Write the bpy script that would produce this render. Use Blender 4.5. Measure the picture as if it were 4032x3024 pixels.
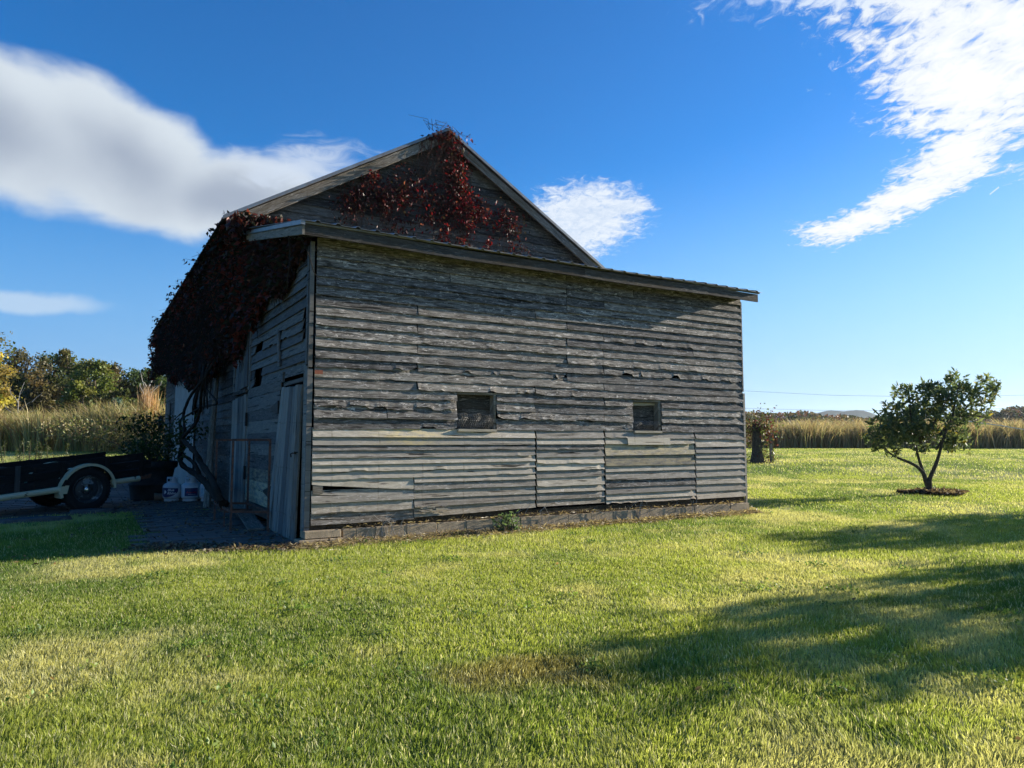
import bpy, math, random
import numpy as np
from mathutils import Vector, Matrix
for o in list(bpy.data.objects): bpy.data.objects.remove(o)
sc = bpy.context.scene
COL = sc.collection
R = math.radians
rng = np.random.default_rng(11)
random.seed(5)

# ---------------------------------------------------------------- camera
FPX, HC = 710.0, 1.25
PITCH = math.atan((441 - 384) / FPX)
cd = bpy.data.cameras.new('camera'); cam = bpy.data.objects.new('camera', cd); COL.objects.link(cam)
cam.location = (0, 0, HC); cam.rotation_euler = (R(90) + PITCH, 0, 0)
cd.sensor_width = 36; cd.lens = FPX / 1024 * 36; cd.clip_start = .05; cd.clip_end = 12000
sc.camera = cam

# ---------------------------------------------------------------- light and exposure
SUN_EL, SUN_AZ = R(15.2), R(24.8)            # azimuth measured from +X towards +Y
SKY_STRENGTH, SUN_STRENGTH, EXPOSURE = .10, 5.0, 1.27
sc.view_settings.view_transform = 'Standard'; sc.view_settings.look = 'None'
sc.view_settings.gamma = 1; sc.view_settings.exposure = EXPOSURE
sl = bpy.data.lights.new('sun', 'SUN'); sun = bpy.data.objects.new('sun', sl); COL.objects.link(sun)
sl.energy = SUN_STRENGTH; sl.angle = R(.5); sl.color = (1, .93, .80)
sdir = Vector((math.cos(SUN_EL) * math.cos(SUN_AZ), math.cos(SUN_EL) * math.sin(SUN_AZ), math.sin(SUN_EL)))
sun.rotation_euler = sdir.to_track_quat('Z', 'Y').to_euler()
sun.location = (30, 10, 30)

# ---------------------------------------------------------------- node helpers
class NT:
    def __init__(s, tree): s.t = tree; s.t.nodes.clear()
    def n(s, typ, **kw):
        nd = s.t.nodes.new(typ)
        ins = kw.pop('ins', {})
        for k, v in kw.items(): setattr(nd, k, v)
        for k, v in ins.items(): s.put(nd.inputs[k], v)
        return nd
    def put(s, sock, v):
        if isinstance(v, bpy.types.NodeSocket): s.t.links.new(v, sock)
        elif isinstance(v, bpy.types.Node): s.t.links.new(v.outputs[0], sock)
        else:
            if hasattr(sock, 'default_value') and hasattr(sock.default_value, '__len__') and len(sock.default_value) == 4 and len(v) == 3: v = (*v, 1)
            sock.default_value = v
    def m(s, op, a, b=0.0, c=None, clamp=False):
        nd = s.n('ShaderNodeMath', operation=op, use_clamp=clamp)
        s.put(nd.inputs[0], a); s.put(nd.inputs[1], b)
        if c is not None: s.put(nd.inputs[2], c)
        return nd.outputs[0]
    def vm(s, op, a, b=(0, 0, 0)):
        nd = s.n('ShaderNodeVectorMath', operation=op); s.put(nd.inputs[0], a); s.put(nd.inputs[1], b); return nd.outputs[0]
    def noise(s, vec, scale=1, detail=4, rough=.55, dist=0):
        return s.n('ShaderNodeTexNoise', ins={'Vector': vec, 'Scale': scale, 'Detail': detail, 'Roughness': rough, 'Distortion': dist}).outputs['Fac']
    def rng(s, v, a, b, c=0.0, d=1.0, smooth=False):
        nd = s.n('ShaderNodeMapRange', clamp=True, ins={'Value': v, 'From Min': a, 'From Max': b, 'To Min': c, 'To Max': d})
        if smooth: nd.interpolation_type = 'SMOOTHSTEP'
        return nd.outputs[0]
    def mix(s, f, a, b, mode='MIX'):
        nd = s.n('ShaderNodeMix', data_type='RGBA', blend_type=mode)
        s.put(nd.inputs[0], f); s.put(nd.inputs[6], a); s.put(nd.inputs[7], b); return nd.outputs[2]
    def xyz(s, x, y, z): return s.n('ShaderNodeCombineXYZ', ins={0: x, 1: y, 2: z}).outputs[0]
    def sep(s, v): return s.n('ShaderNodeSeparateXYZ', ins={0: v}).outputs

def px_dir(X, Y):
    """direction of a point of the photograph (2212 px wide measure)"""
    px, py = X * 1024 / 2212, Y * 1024 / 2212
    x = (px - 512) / FPX; v = -(py - 384) / FPX
    return Vector((x, math.cos(PITCH) - v * math.sin(PITCH), math.sin(PITCH) + v * math.cos(PITCH)))
def at(X, Y, depth): return Vector((0, 0, HC)) + px_dir(X, Y) * (depth / px_dir(X, Y).y)
def on_plane(X, Y, p0, n):
    d = px_dir(X, Y); o = Vector((0, 0, HC)); return o + d * ((Vector(p0) - o).dot(n) / d.dot(n))
def src(x0, y0, k, x, y): return ((x0 + x / k) * 2212 / 4032, (y0 + y / k) * 2212 / 4032)

# ---------------------------------------------------------------- sky with clouds
world = bpy.data.worlds.new('World'); sc.world = world; world.use_nodes = True
w = NT(world.node_tree)
sky = w.n('ShaderNodeTexSky', sky_type='NISHITA', sun_disc=False)
sky.sun_elevation = SUN_EL; sky.sun_rotation = R(90) - SUN_AZ
sky.altitude = 200; sky.air_density = 1.0; sky.dust_density = .25; sky.ozone_density = 2.6
hsv = w.n('ShaderNodeHueSaturation', ins={'Hue': .512, 'Saturation': 1.50, 'Value': .86, 'Color': sky.outputs[0]})
tc = w.n('ShaderNodeTexCoord')
dx, dy, dz = w.sep(tc.outputs['Generated'])
az = w.m('ARCTAN2', dx, dy); el = w.m('ARCSINE', dz)
zc = w.m('MAXIMUM', dz, .03)
ppl = w.xyz(w.m('DIVIDE', dx, zc), w.m('DIVIDE', dy, zc), 0.0)       # position on a flat cloud layer
wob = w.noise(tc.outputs['Generated'], 5.5, 5, .55)
wob2 = w.noise(w.vm('ADD', tc.outputs['Generated'], (7, 3, 5)), 5.5, 5, .55)
azw = w.m('ADD', az, w.m('MULTIPLY', w.m('SUBTRACT', wob, .5), .10))
elw = w.m('ADD', el, w.m('MULTIPLY', w.m('SUBTRACT', wob2, .5), .07))
def azel(X, Y):
    d = px_dir(X, Y).normalized(); return math.atan2(d.x, d.y), math.asin(d.z)
def blob(X, Y, X1, Y1, X2, Y2):
    """soft ellipse: centre, end of long axis, end of short axis (photo measures)"""
    c = azel(X, Y); a = azel(X1, Y1); b = azel(X2, Y2)
    M = np.linalg.inv(np.array([[a[0] - c[0], b[0] - c[0]], [a[1] - c[1], b[1] - c[1]]]))
    u = w.m('SUBTRACT', azw, c[0]); v = w.m('SUBTRACT', elw, c[1])
    p = w.m('ADD', w.m('MULTIPLY', u, float(M[0, 0])), w.m('MULTIPLY', v, float(M[0, 1])))
    q = w.m('ADD', w.m('MULTIPLY', u, float(M[1, 0])), w.m('MULTIPLY', v, float(M[1, 1])))
    r = w.m('SQRT', w.m('ADD', w.m('MULTIPLY', p, p), w.m('MULTIPLY', q, q)))
    return w.m('SUBTRACT', 1.0, r)
def smax(lst):
    o = lst[0]
    for l in lst[1:]: o = w.m('SMOOTH_MAX', o, l, .25)
    return o
# smooth cloud bank on the left
bank = smax([blob(-60, 262, 350, 390, -95, 62), blob(240, 325, 500, 445, 300, 178), blob(490, 408, 740, 392, 485, 312)])
bank_n = w.noise(w.vm('MULTIPLY', tc.outputs['Generated'], (1, 1, 2.4)), 6, 6, .55, .4)
bank_d = w.rng(w.m('ADD', bank, w.m('MULTIPLY', w.m('SUBTRACT', bank_n, .5), .75)), -.04, .30, 0, 1, True)
wisp = w.m('MULTIPLY', w.rng(w.m('ADD', blob(640, 350, 860, 345, 640, 290), w.m('MULTIPLY', w.m('SUBTRACT', w.noise(w.vm('MULTIPLY', tc.outputs['Generated'], (1, 1, 3)), 16, 6, .6, 1), .5), 1.7)), .1, 1.0, 0, 1, True), .75)
lens = w.m('MULTIPLY', w.rng(blob(60, 652, 290, 678, 65, 622), -.05, .55, 0, 1, True), .8)
# rippled clouds towards the sun
rip = w.noise(w.vm('MULTIPLY', ppl, (1.7, 1.0, 1)), 15.0, 7, .62, .7)
rip2 = w.noise(w.vm('MULTIPLY', ppl, (1.0, 2.2, 1)), 2.6, 5, .6, .5)
ripm = w.m('ADD', w.m('MULTIPLY', w.m('SUBTRACT', rip, .5), 1.6), w.m('MULTIPLY', w.m('SUBTRACT', rip2, .5), 1.2))
right = smax([blob(2330, 90, 1740, -20, 2270, 360), blob(2080, 190, 1820, 90, 2010, 350), blob(2060, 350, 2230, 270, 1990, 300),
              blob(1960, 425, 2130, 375, 1985, 465), blob(1850, 470, 1700, 490, 1860, 508)])
right_d = w.rng(w.m('ADD', w.m('MULTIPLY', right, 2.1), w.m('MULTIPLY', ripm, 2.0)), .05, 1.05, 0, 1, True)
small = w.rng(w.m('ADD', w.m('MULTIPLY', smax([blob(1245, 480, 1420, 455, 1250, 585), blob(1330, 450, 1420, 440, 1335, 480)]), 1.6), ripm), .1, .95, 0, .95, True)
wsp2 = w.m('MULTIPLY', w.rng(w.m('ADD', blob(1740, -10, 1380, 10, 1745, 70), w.m('MULTIPLY', ripm, 1.3)), .32, 1.2, 0, 1, True), .8)
c1, c2 = azel(2138, 420), azel(2158, 404)
trail = w.m('MULTIPLY', w.rng(w.m('ABSOLUTE', w.m('SUBTRACT', w.m('SUBTRACT', el, c1[1]), w.m('MULTIPLY', w.m('SUBTRACT', az, c1[0]), (c2[1] - c1[1]) / (c2[0] - c1[0])))), .0004, .0012, 1, 0),
            w.m('MULTIPLY', w.m('GREATER_THAN', az, c1[0]), w.m('LESS_THAN', az, c2[0])))
hz_ = w.rng(el, 0.0, .40, 1, 0, True)
hcol = w.mix(w.rng(az, -.7, .75, 0, 1), (.45, 1.55, 3.35), (1.15, 2.5, 3.75))
skyc = w.mix(w.m('MULTIPLY', hz_, .93), hsv.outputs[0], hcol)
shade = w.rng(w.m('ADD', bank, w.m('MULTIPLY', w.m('SUBTRACT', w.noise(tc.outputs['Generated'], 3.0, 3), .5), 1.3)), .1, 1.0, 0, 1, True)
col_bank = w.mix(shade, (3.0, 3.3, 3.55), (1.6, 1.85, 2.25))
col_right = w.mix(w.rng(w.m('ADD', ripm, w.m('MULTIPLY', right, .8)), -.45, .7, 0, 1), (2.0, 2.5, 3.2), (4.1, 4.2, 4.3))
c = w.mix(w.m('MULTIPLY', bank_d, .97), skyc, col_bank)
c = w.mix(wisp, c, (2.7, 3.1, 3.7))
c = w.mix(lens, c, (2.2, 2.9, 3.7))
c = w.mix(right_d, c, col_right)
c = w.mix(small, c, w.mix(w.rng(ripm, -.4, .4, 0, 1), (2.5, 3.0, 3.7), (3.8, 4.0, 4.25)))
c = w.mix(wsp2, c, (2.8, 3.3, 4.1))
c = w.mix(w.m('MULTIPLY', trail, .6), c, (4, 4, 4))
bg = w.n('ShaderNodeBackground', ins={'Color': c, 'Strength': SKY_STRENGTH})
wo = w.n('ShaderNodeOutputWorld', ins={'Surface': bg})

# ---------------------------------------------------------------- materials
MATS = {}
def newmat(name):
    m = bpy.data.materials.new(name); m.use_nodes = True; MATS[name] = m; return m, NT(m.node_tree)
def wood_mat(name, dark, light, new, bump=.5, lichen=(.60, .48, .27)):
    m, t = newmat(name)
    uv = t.n('ShaderNodeUVMap', uv_map='UVMap').outputs[0]
    u, v, _ = t.sep(uv)
    a = t.n('ShaderNodeAttribute', attribute_name='bc').outputs['Color']
    rr, tone, lich = t.sep(a)
    off = t.m('MULTIPLY', rr, 57.0)
    g1 = t.noise(t.xyz(t.m('ADD', t.m('MULTIPLY', u, 4.0), off), t.m('MULTIPLY', v, 27.0), off), 1, 7, .70, .7)
    g2 = t.noise(t.xyz(t.m('ADD', t.m('MULTIPLY', u, 8.0), off), t.m('MULTIPLY', v, 85.0), off), 1, 5, .7, .2)
    big = t.noise(t.xyz(t.m('ADD', t.m('MULTIPLY', u, .9), off), t.m('MULTIPLY', v, 3.0), off), 1, 4, .55)
    flake = t.noise(t.xyz(t.m('ADD', t.m('MULTIPLY', u, 8.0), off), t.m('MULTIPLY', v, 32.0), t.m('ADD', off, 3.0)), 1, 6, .75, 1.0)
    crack = t.noise(t.xyz(t.m('ADD', t.m('MULTIPLY', u, 1.6), off), t.m('MULTIPLY', v, 34.0), t.m('ADD', off, 9.0)), 1, 4, .5, .3)
    knot = t.n('ShaderNodeTexVoronoi', ins={'Vector': t.xyz(t.m('ADD', t.m('MULTIPLY', u, 1.7), off), t.m('MULTIPLY', v, 9.0), off), 'Scale': 1.0}).outputs['Distance']
    f = t.m('ADD', t.m('MULTIPLY', g1, .60), t.m('MULTIPLY', g2, .55))
    f = t.rng(f, .50, .67)
    base = t.mix(f, dark, light)
    base = t.mix(t.rng(big, .35, .7, 0, .55), base, t.mix(.5, base, tuple(x * .62 for x in light)))
    newc = t.mix(t.rng(g1, .3, .7), tuple(x * .72 for x in new), new)
    newc = t.mix(t.rng(knot, .06, .14, .75, 0), newc, (.07, .05, .035))
    base = t.mix(tone, base, newc)
    base = t.mix(t.m('MULTIPLY', t.rng(flake, .56, .61, 0, .9), t.m('SUBTRACT', 1.0, t.m('MULTIPLY', tone, .6))), base, tuple(min(1, x * 2.1) for x in light))
    base = t.mix(t.rng(crack, .33, .385, .92, 0), base, (.018, .016, .014))
    ln = t.noise(t.xyz(t.m('MULTIPLY', u, 5.0), t.m('MULTIPLY', v, 22.0), 4.0), 1, 6, .7)
    stud = t.m('ABSOLUTE', t.m('SUBTRACT', t.m('FRACT', t.m('ADD', t.m('DIVIDE', u, .61), t.m('MULTIPLY', rr, .04))), .5))
    nail = t.m('MULTIPLY', t.rng(stud, .006, .022, 1, 0), t.rng(t.noise(t.xyz(t.m('MULTIPLY', u, 3.0), t.m('MULTIPLY', v, 14.0), 2.0), 1, 4, .7), .44, .60, 0, .4))
    base = t.mix(nail, base, (.075, .040, .022))
    base = t.mix(t.m('MULTIPLY', t.rng(v, .18, .62, .55, 0), t.rng(big, .35, .6)), base, tuple(light[i] * (.55, .42, .26)[i] for i in range(3)))
    base = t.mix(t.m('MULTIPLY', lich, t.rng(ln, .40, .62)), base, lichen)
    base = t.mix(1.0, base, t.n('ShaderNodeCombineColor', ins={0: t.rng(rr, 0, 1, .58, 1.3), 1: t.rng(rr, 0, 1, .59, 1.27), 2: t.rng(rr, 0, 1, .62, 1.2)}).outputs[0], 'MULTIPLY')
    hgt = t.m('ADD', t.m('MULTIPLY', g1, .5), t.m('ADD', t.m('MULTIPLY', g2, .4), t.rng(crack, .30, .38, -.6, 0)))
    bm = t.n('ShaderNodeBump', ins={'Strength': bump, 'Distance': .006, 'Height': hgt})
    p = t.n('ShaderNodeBsdfPrincipled', ins={'Base Color': base, 'Roughness': .88, 'Normal': bm.outputs[0], 'Specular IOR Level': .2})
    t.n('ShaderNodeOutputMaterial', ins={0: p.outputs[0]})
    return m
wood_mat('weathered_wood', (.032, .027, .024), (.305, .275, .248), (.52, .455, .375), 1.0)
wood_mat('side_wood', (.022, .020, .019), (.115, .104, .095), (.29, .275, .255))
wood_mat('black_wood', (.004, .004, .005), (.016, .016, .018), (.03, .03, .03), .4)
def leaf_mat(name, trans=.4, gloss=.06, rough=.4):
    m, t = newmat(name)
    a = t.n('ShaderNodeAttribute', attribute_name='col').outputs['Color']
    d = t.n('ShaderNodeBsdfDiffuse', ins={'Color': a})
    tr = t.n('ShaderNodeBsdfTranslucent', ins={'Color': t.mix(1.0, a, (1.25, 1.25, .8), 'MULTIPLY')})
    mx = t.n('ShaderNodeMixShader', ins={0: trans, 1: d.outputs[0], 2: tr.outputs[0]})
    gl = t.n('ShaderNodeBsdfGlossy', ins={'Color': (1, 1, 1), 'Roughness': rough})
    fr = t.n('ShaderNodeLayerWeight', ins={'Blend': .25})
    m2 = t.n('ShaderNodeMixShader', ins={0: t.m('MULTIPLY', fr.outputs['Facing'], gloss * 3), 1: mx.outputs[0], 2: gl.outputs[0]})
    t.n('ShaderNodeOutputMaterial', ins={0: m2.outputs[0]})
    return m
leaf_mat('grass', .50, .022, .5); leaf_mat('leaf', .45, .035, .45); leaf_mat('vine_leaf', .30, .03, .4); leaf_mat('straw', .45, .04, .5)
def plain(name, col, rough=.8, metal=0, var=.25, scale=8, bump=.2, spec=.4, col2=None):
    m, t = newmat(name)
    tcn = t.n('ShaderNodeTexCoord').outputs['Object']
    n1 = t.noise(tcn, scale, 6, .6); n2 = t.noise(tcn, scale * 9, 4, .6)
    c2 = col2 or tuple(x * (1 - var) for x in col)
    base = t.mix(t.rng(t.m('ADD', t.m('MULTIPLY', n1, .7), t.m('MULTIPLY', n2, .3)), .38, .62), c2, col)
    bm = t.n('ShaderNodeBump', ins={'Strength': bump, 'Distance': .01, 'Height': t.m('ADD', n1, n2)})
    p = t.n('ShaderNodeBsdfPrincipled', ins={'Base Color': base, 'Roughness': rough, 'Metallic': metal, 'Normal': bm.outputs[0], 'Specular IOR Level': spec})
    t.n('ShaderNodeOutputMaterial', ins={0: p.outputs[0]}); return m
def chipped(name, col, under, thr=.56, rough=.5, scale=14, metal=0):
    m, t = newmat(name)
    tcn = t.n('ShaderNodeTexCoord').outputs['Object']
    n1 = t.noise(tcn, scale, 6, .65); n2 = t.noise(tcn, scale * .3, 3, .5)
    f = t.rng(t.m('ADD', t.m('MULTIPLY', n1, .6), t.m('MULTIPLY', n2, .4)), thr, thr + .03)
    base = t.mix(f, t.mix(n2, col, tuple(x * .8 for x in col)), under)
    bm = t.n('ShaderNodeBump', ins={'Strength': .4, 'Distance': .004, 'Height': t.m('SUBTRACT', n1, f)})
    p = t.n('ShaderNodeBsdfPrincipled', ins={'Base Color': base, 'Roughness': t.rng(f, 0, 1, rough, .9), 'Metallic': metal, 'Normal': bm.outputs[0]})
    t.n('ShaderNodeOutputMaterial', ins={0: p.outputs[0]}); return m
plain('concrete', (.42, .325, .215), .95, 0, .35, 9, .5, .2)
plain('sill', (.085, .065, .045), .95, 0, .6, 10, .6, .1)
plain('metal_roof', (.25, .27, .28), .45, .55, .35, 5, .08, .5, (.20, .17, .15))
plain('metal_panel', (.34, .35, .34), .5, .25, .2, 3, .05, .5)
plain('dark_inside', (.012, .012, .012), 1, 0, 0, 3, 0, 0)
plain('bark', (.13, .105, .08), .95, 0, .55, 14, .9, .1)
plain('red_twig', (.12, .065, .05), .9, 0, .3, 9, .4, .1)
plain('vine_bark', (.038, .030, .024), .95, 0, .55, 14, .9, .1)
plain('dead_bark', (.36, .34, .31), .9, 0, .3, 9, .4, .1)
chipped('rust', (.15, .055, .028), (.07, .032, .022), .5, .85, 22)
chipped('cream_paint', (.62, .54, .36), (.10, .05, .03), .585, .5, 9)
chipped('rim_paint', (.035, .04, .045), (.22, .24, .25), .55, .5, 16)
plain('rubber', (.016, .016, .017), .8, 0, .3, 20, .2, .3)
plain('planter_clay', (.055, .052, .050), .85, 0, .45, 5, .3, .2)
plain('pipe_clay', (.30, .20, .14), .9, 0, .3, 6, .3, .2)
plain('tank_white', (.66, .68, .70), .42, 0, .14, 6, .05, .5)
plain('label_navy', (.012, .028, .13), .4, 0, .2, 9, .02, .5)
plain('label_print', (.72, .76, .80), .4, 0, .1, 9, .02, .5)
plain('label_red', (.50, .03, .03), .4, 0, .1, 9, .02, .5)
plain('label_pale', (.45, .60, .66), .5, 0, .25, 22, .02, .5)
plain('brass', (.35, .27, .10), .4, .9, .2, 9, .1)
plain('chrome', (.75, .75, .75), .25, 1, .1, 9, .1)
plain('iron', (.028, .026, .025), .6, .6, .4, 12, .3)
plain('wire', (.32, .31, .30), .5, .8, .3, 20, .1)
plain('cable', (.10, .11, .12), .6, 0, .1, 5, 0)
plain('rope', (.62, .62, .60), .6, 0, .1, 5, 0)
plain('brick_red', (.34, .11, .06), .9, 0, .3, 12, .3)
plain('mulch', (.085, .060, .040), .95, 0, .6, 30, .9, .1)
plain('stone_edge', (.12, .12, .12), .95, 0, .4, 9, .7, .1)
plain('hill', (.055, .075, .045), 1, 0, .4, .01, 0, 0)
plain('far_field', (.12, .13, .05), 1, 0, .4, .05, 0, 0)
# ground: soil and thatch under the blades
m, t = newmat('lawn_soil')
gc = t.n('ShaderNodeTexCoord').outputs['Object']
a = t.n('ShaderNodeAttribute', attribute_name='col').outputs['Color']
nn1 = t.noise(gc, 30, 5, .7); nn2 = t.noise(gc, 2.2, 5, .6)
gcol = t.mix(t.rng(nn1, .35, .65), t.mix(.55, a, (.02, .02, .008)), a)
gcol = t.mix(t.rng(nn2, .45, .7, 0, .35), gcol, (.13, .13, .045))
bm = t.n('ShaderNodeBump', ins={'Strength': .8, 'Distance': .03, 'Height': nn1})
p = t.n('ShaderNodeBsdfPrincipled', ins={'Base Color': gcol, 'Roughness': 1, 'Normal': bm.outputs[0], 'Specular IOR Level': .05})
t.n('ShaderNodeOutputMaterial', ins={0: p.outputs[0]})
# pavers
m, t = newmat('paver')
a = t.n('ShaderNodeAttribute', attribute_name='bc').outputs['Color']; rr, tone, lich = t.sep(a)
gc = t.n('ShaderNodeTexCoord').outputs['Object']
n1 = t.noise(gc, 9, 6, .65); n2 = t.noise(gc, 70, 3, .6)
pc = t.mix(rr, (.075, .060, .052), (.115, .098, .088)); pc = t.mix(t.rng(n1, .4, .65, 0, .6), pc, (.09, .085, .075)); pc = t.mix(t.rng(n2, .5, .7, 0, .4), pc, (.16, .14, .12))
bm = t.n('ShaderNodeBump', ins={'Strength': .6, 'Distance': .008, 'Height': t.m('ADD', n1, n2)})
p = t.n('ShaderNodeBsdfPrincipled', ins={'Base Color': pc, 'Roughness': .85, 'Normal': bm.outputs[0]})
t.n('ShaderNodeOutputMaterial', ins={0: p.outputs[0]})
# ---------------------------------------------------------------- object helpers
def tag(o, label=None, cat=None, group=None, kind=None):
    if label: o['label'] = label
    if cat: o['category'] = cat
    if group: o['group'] = group
    if kind: o['kind'] = kind
    return o
def empty(name, loc, label, cat, group=None, rz=0):
    o = bpy.data.objects.new(name, None); COL.objects.link(o); o.location = loc; o.rotation_euler = (0, 0, rz)
    o.empty_display_size = .3
    return tag(o, label, cat, group)
def link(name, me, mat, parent=None, local=False):
    o = bpy.data.objects.new(name, me); COL.objects.link(o)
    me.materials.append(MATS[mat])
    if parent is not None:
        o.parent = parent
        if not local:
            r = parent
            loc = Vector(r.location)
            while r.parent: r = r.parent; loc = loc + r.location
            me.transform(Matrix.Translation(-loc))
    return o
class MB:
    """collects shapes; build() links them as one mesh object"""
    def __init__(s): s.v = []; s.f = []; s.uv = []; s.c = []
    def add(s, verts, faces, uvs=None, c=(0, 0, 0)):
        b = len(s.v); s.v += [tuple(x) for x in verts]; s.c += [c] * len(verts)
        for i, f in enumerate(faces):
            s.f.append([b + k for k in f])
            s.uv += [uvs[k] for k in f] if uvs is not None else [(verts[k][0] + verts[k][1], verts[k][2]) for k in f]
    def box(s, o, ax, ay, az, c=None, uvscale=1):
        """box from corner o spanned by three vectors; u runs along ax"""
        o = Vector(o); ax = Vector(ax); ay = Vector(ay); az = Vector(az)
        if ax.cross(ay).dot(az) < 0: o = o + az; az = -az
        P = [o, o + ax, o + ax + ay, o + ay, o + az, o + ax + az, o + ax + ay + az, o + ay + az]
        L = (ax.length, ay.length, az.length)
        U = [(0, 0), (L[0], 0), (L[0], L[1]), (0, L[1]), (0, L[2]), (L[0], L[2]), (L[0], L[1] + L[2]), (0, L[1] + L[2])]
        if c is None: c = (random.random(), 0, 0)
        s.add(P, [(0, 3, 2, 1), (4, 5, 6, 7), (0, 1, 5, 4), (1, 2, 6, 5), (2, 3, 7, 6), (3, 0, 4, 7)], U, c)
    def tube(s, pts, rad, n=7, c=(.5, 0, 0), caps=True):
        pts = [Vector(p) for p in pts]
        if not hasattr(rad, '__len__'): rad = [rad] * len(pts)
        rings = []; ref = None; V = []; U = []; ln = 0
        for i, p in enumerate(pts):
            d = (pts[min(i + 1, len(pts) - 1)] - pts[max(i - 1, 0)]).normalized()
            if ref is None: ref = d.orthogonal().normalized()
            ref = (ref - d * ref.dot(d)).normalized(); b = d.cross(ref)
            if i: ln += (p - pts[i - 1]).length
            for k in range(n):
                a = 2 * math.pi * k / n
                V.append(p + (ref * math.cos(a) + b * math.sin(a)) * rad[i]); U.append((ln, rad[i] * a))
        F = []
        for i in range(len(pts) - 1):
            for k in range(n):
                k2 = (k + 1) % n; F.append((i * n + k, i * n + k2, (i + 1) * n + k2, (i + 1) * n + k))
        if caps: F.append(tuple(range(n))[::-1]); F.append(tuple((len(pts) - 1) * n + k for k in range(n)))
        s.add(V, F, U, c)
    def lathe(s, o, axis, prof, n=32, c=(.5, 0, 0), a0=0, a1=2 * math.pi):
        """prof: (radius, distance along axis)"""
        o = Vector(o); axis = Vector(axis).normalized(); r0 = axis.orthogonal().normalized()
        if abs(axis.z) > .99: r0 = Vector((1, 0, 0))
        r1 = axis.cross(r0); full = abs(a1 - a0 - 2 * math.pi) < 1e-6; m = n if full else n + 1
        V = []; F = []
        for (r, h) in prof:
            for k in range(m):
                a = a0 + (a1 - a0) * k / n; V.append(o + axis * h + (r0 * math.cos(a) + r1 * math.sin(a)) * max(r, 1e-4))
        for i in range(len(prof) - 1):
            for k in range(n):
                k2 = (k + 1) % m; F.append((i * m + k, i * m + k2, (i + 1) * m + k2, (i + 1) * m + k))
        s.add(V, F, None, c)
    def build(s, name, mat, parent=None, local=False, smooth=False):
        me = bpy.data.meshes.new(name); me.from_pydata(s.v, [], s.f)
        uvl = me.uv_layers.new(name='UVMap'); uvl.data.foreach_set('uv', np.array(s.uv, 'f').ravel())
        at_ = me.color_attributes.new('bc', 'FLOAT_COLOR', 'POINT')
        arr = np.ones((len(s.v), 4), 'f'); arr[:, :3] = np.array(s.c, 'f'); at_.data.foreach_set('color', arr.ravel())
        if smooth: me.polygons.foreach_set('use_smooth', np.ones(len(me.polygons), bool))
        me.update()
        return link(name, me, mat, parent, local)
def npmesh(name, V, F, C, mat, parent=None, local=False):
    """V n*3, F list of index arrays, C per-vertex colours"""
    me = bpy.data.meshes.new(name); me.vertices.add(len(V)); me.vertices.foreach_set('co', np.asarray(V, 'f').ravel())
    loops = np.concatenate([f.ravel() for f in F]).astype('i'); tot = np.concatenate([np.full(len(f), f.shape[1]) for f in F]).astype('i')
    st = np.concatenate([[0], np.cumsum(tot)[:-1]]).astype('i')
    me.loops.add(len(loops)); me.loops.foreach_set('vertex_index', loops)
    me.polygons.add(len(tot)); me.polygons.foreach_set('loop_start', st); me.polygons.foreach_set('loop_total', tot)
    ca = me.color_attributes.new('col', 'FLOAT_COLOR', 'POINT')
    arr = np.ones((len(V), 4), 'f'); arr[:, :3] = C; ca.data.foreach_set('color', arr.ravel())
    me.update(calc_edges=True)
    return link(name, me, mat, parent, local)
def unit(a): return a / np.maximum(np.linalg.norm(a, axis=1, keepdims=True), 1e-9)
def leaves(P, size, aspect=.45, up=None, upw=.5, rs=rng):
    """diamond leaves folded along the midrib. P n*3 -> V, F (two triangles each)"""
    n = len(P); d = unit(rs.normal(size=(n, 3)))
    if up is not None: d = unit(d + np.asarray(up) * upw)
    side = unit(np.cross(d, rs.normal(size=(n, 3)))); nor = np.cross(d, side)
    L = (size * rs.uniform(.6, 1.3, n))[:, None]; Wd = L * aspect
    V = np.empty((n, 4, 3)); V[:, 0] = P; V[:, 2] = P + d * L
    V[:, 1] = P + d * L * .45 + side * Wd * .5 + nor * Wd * .18; V[:, 3] = P + d * L * .45 - side * Wd * .5 + nor * Wd * .18
    b = np.arange(n)[:, None] * 4
    return V.reshape(-1, 3), [np.concatenate([b + [0, 1, 2], b + [0, 2, 3]])]
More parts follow.
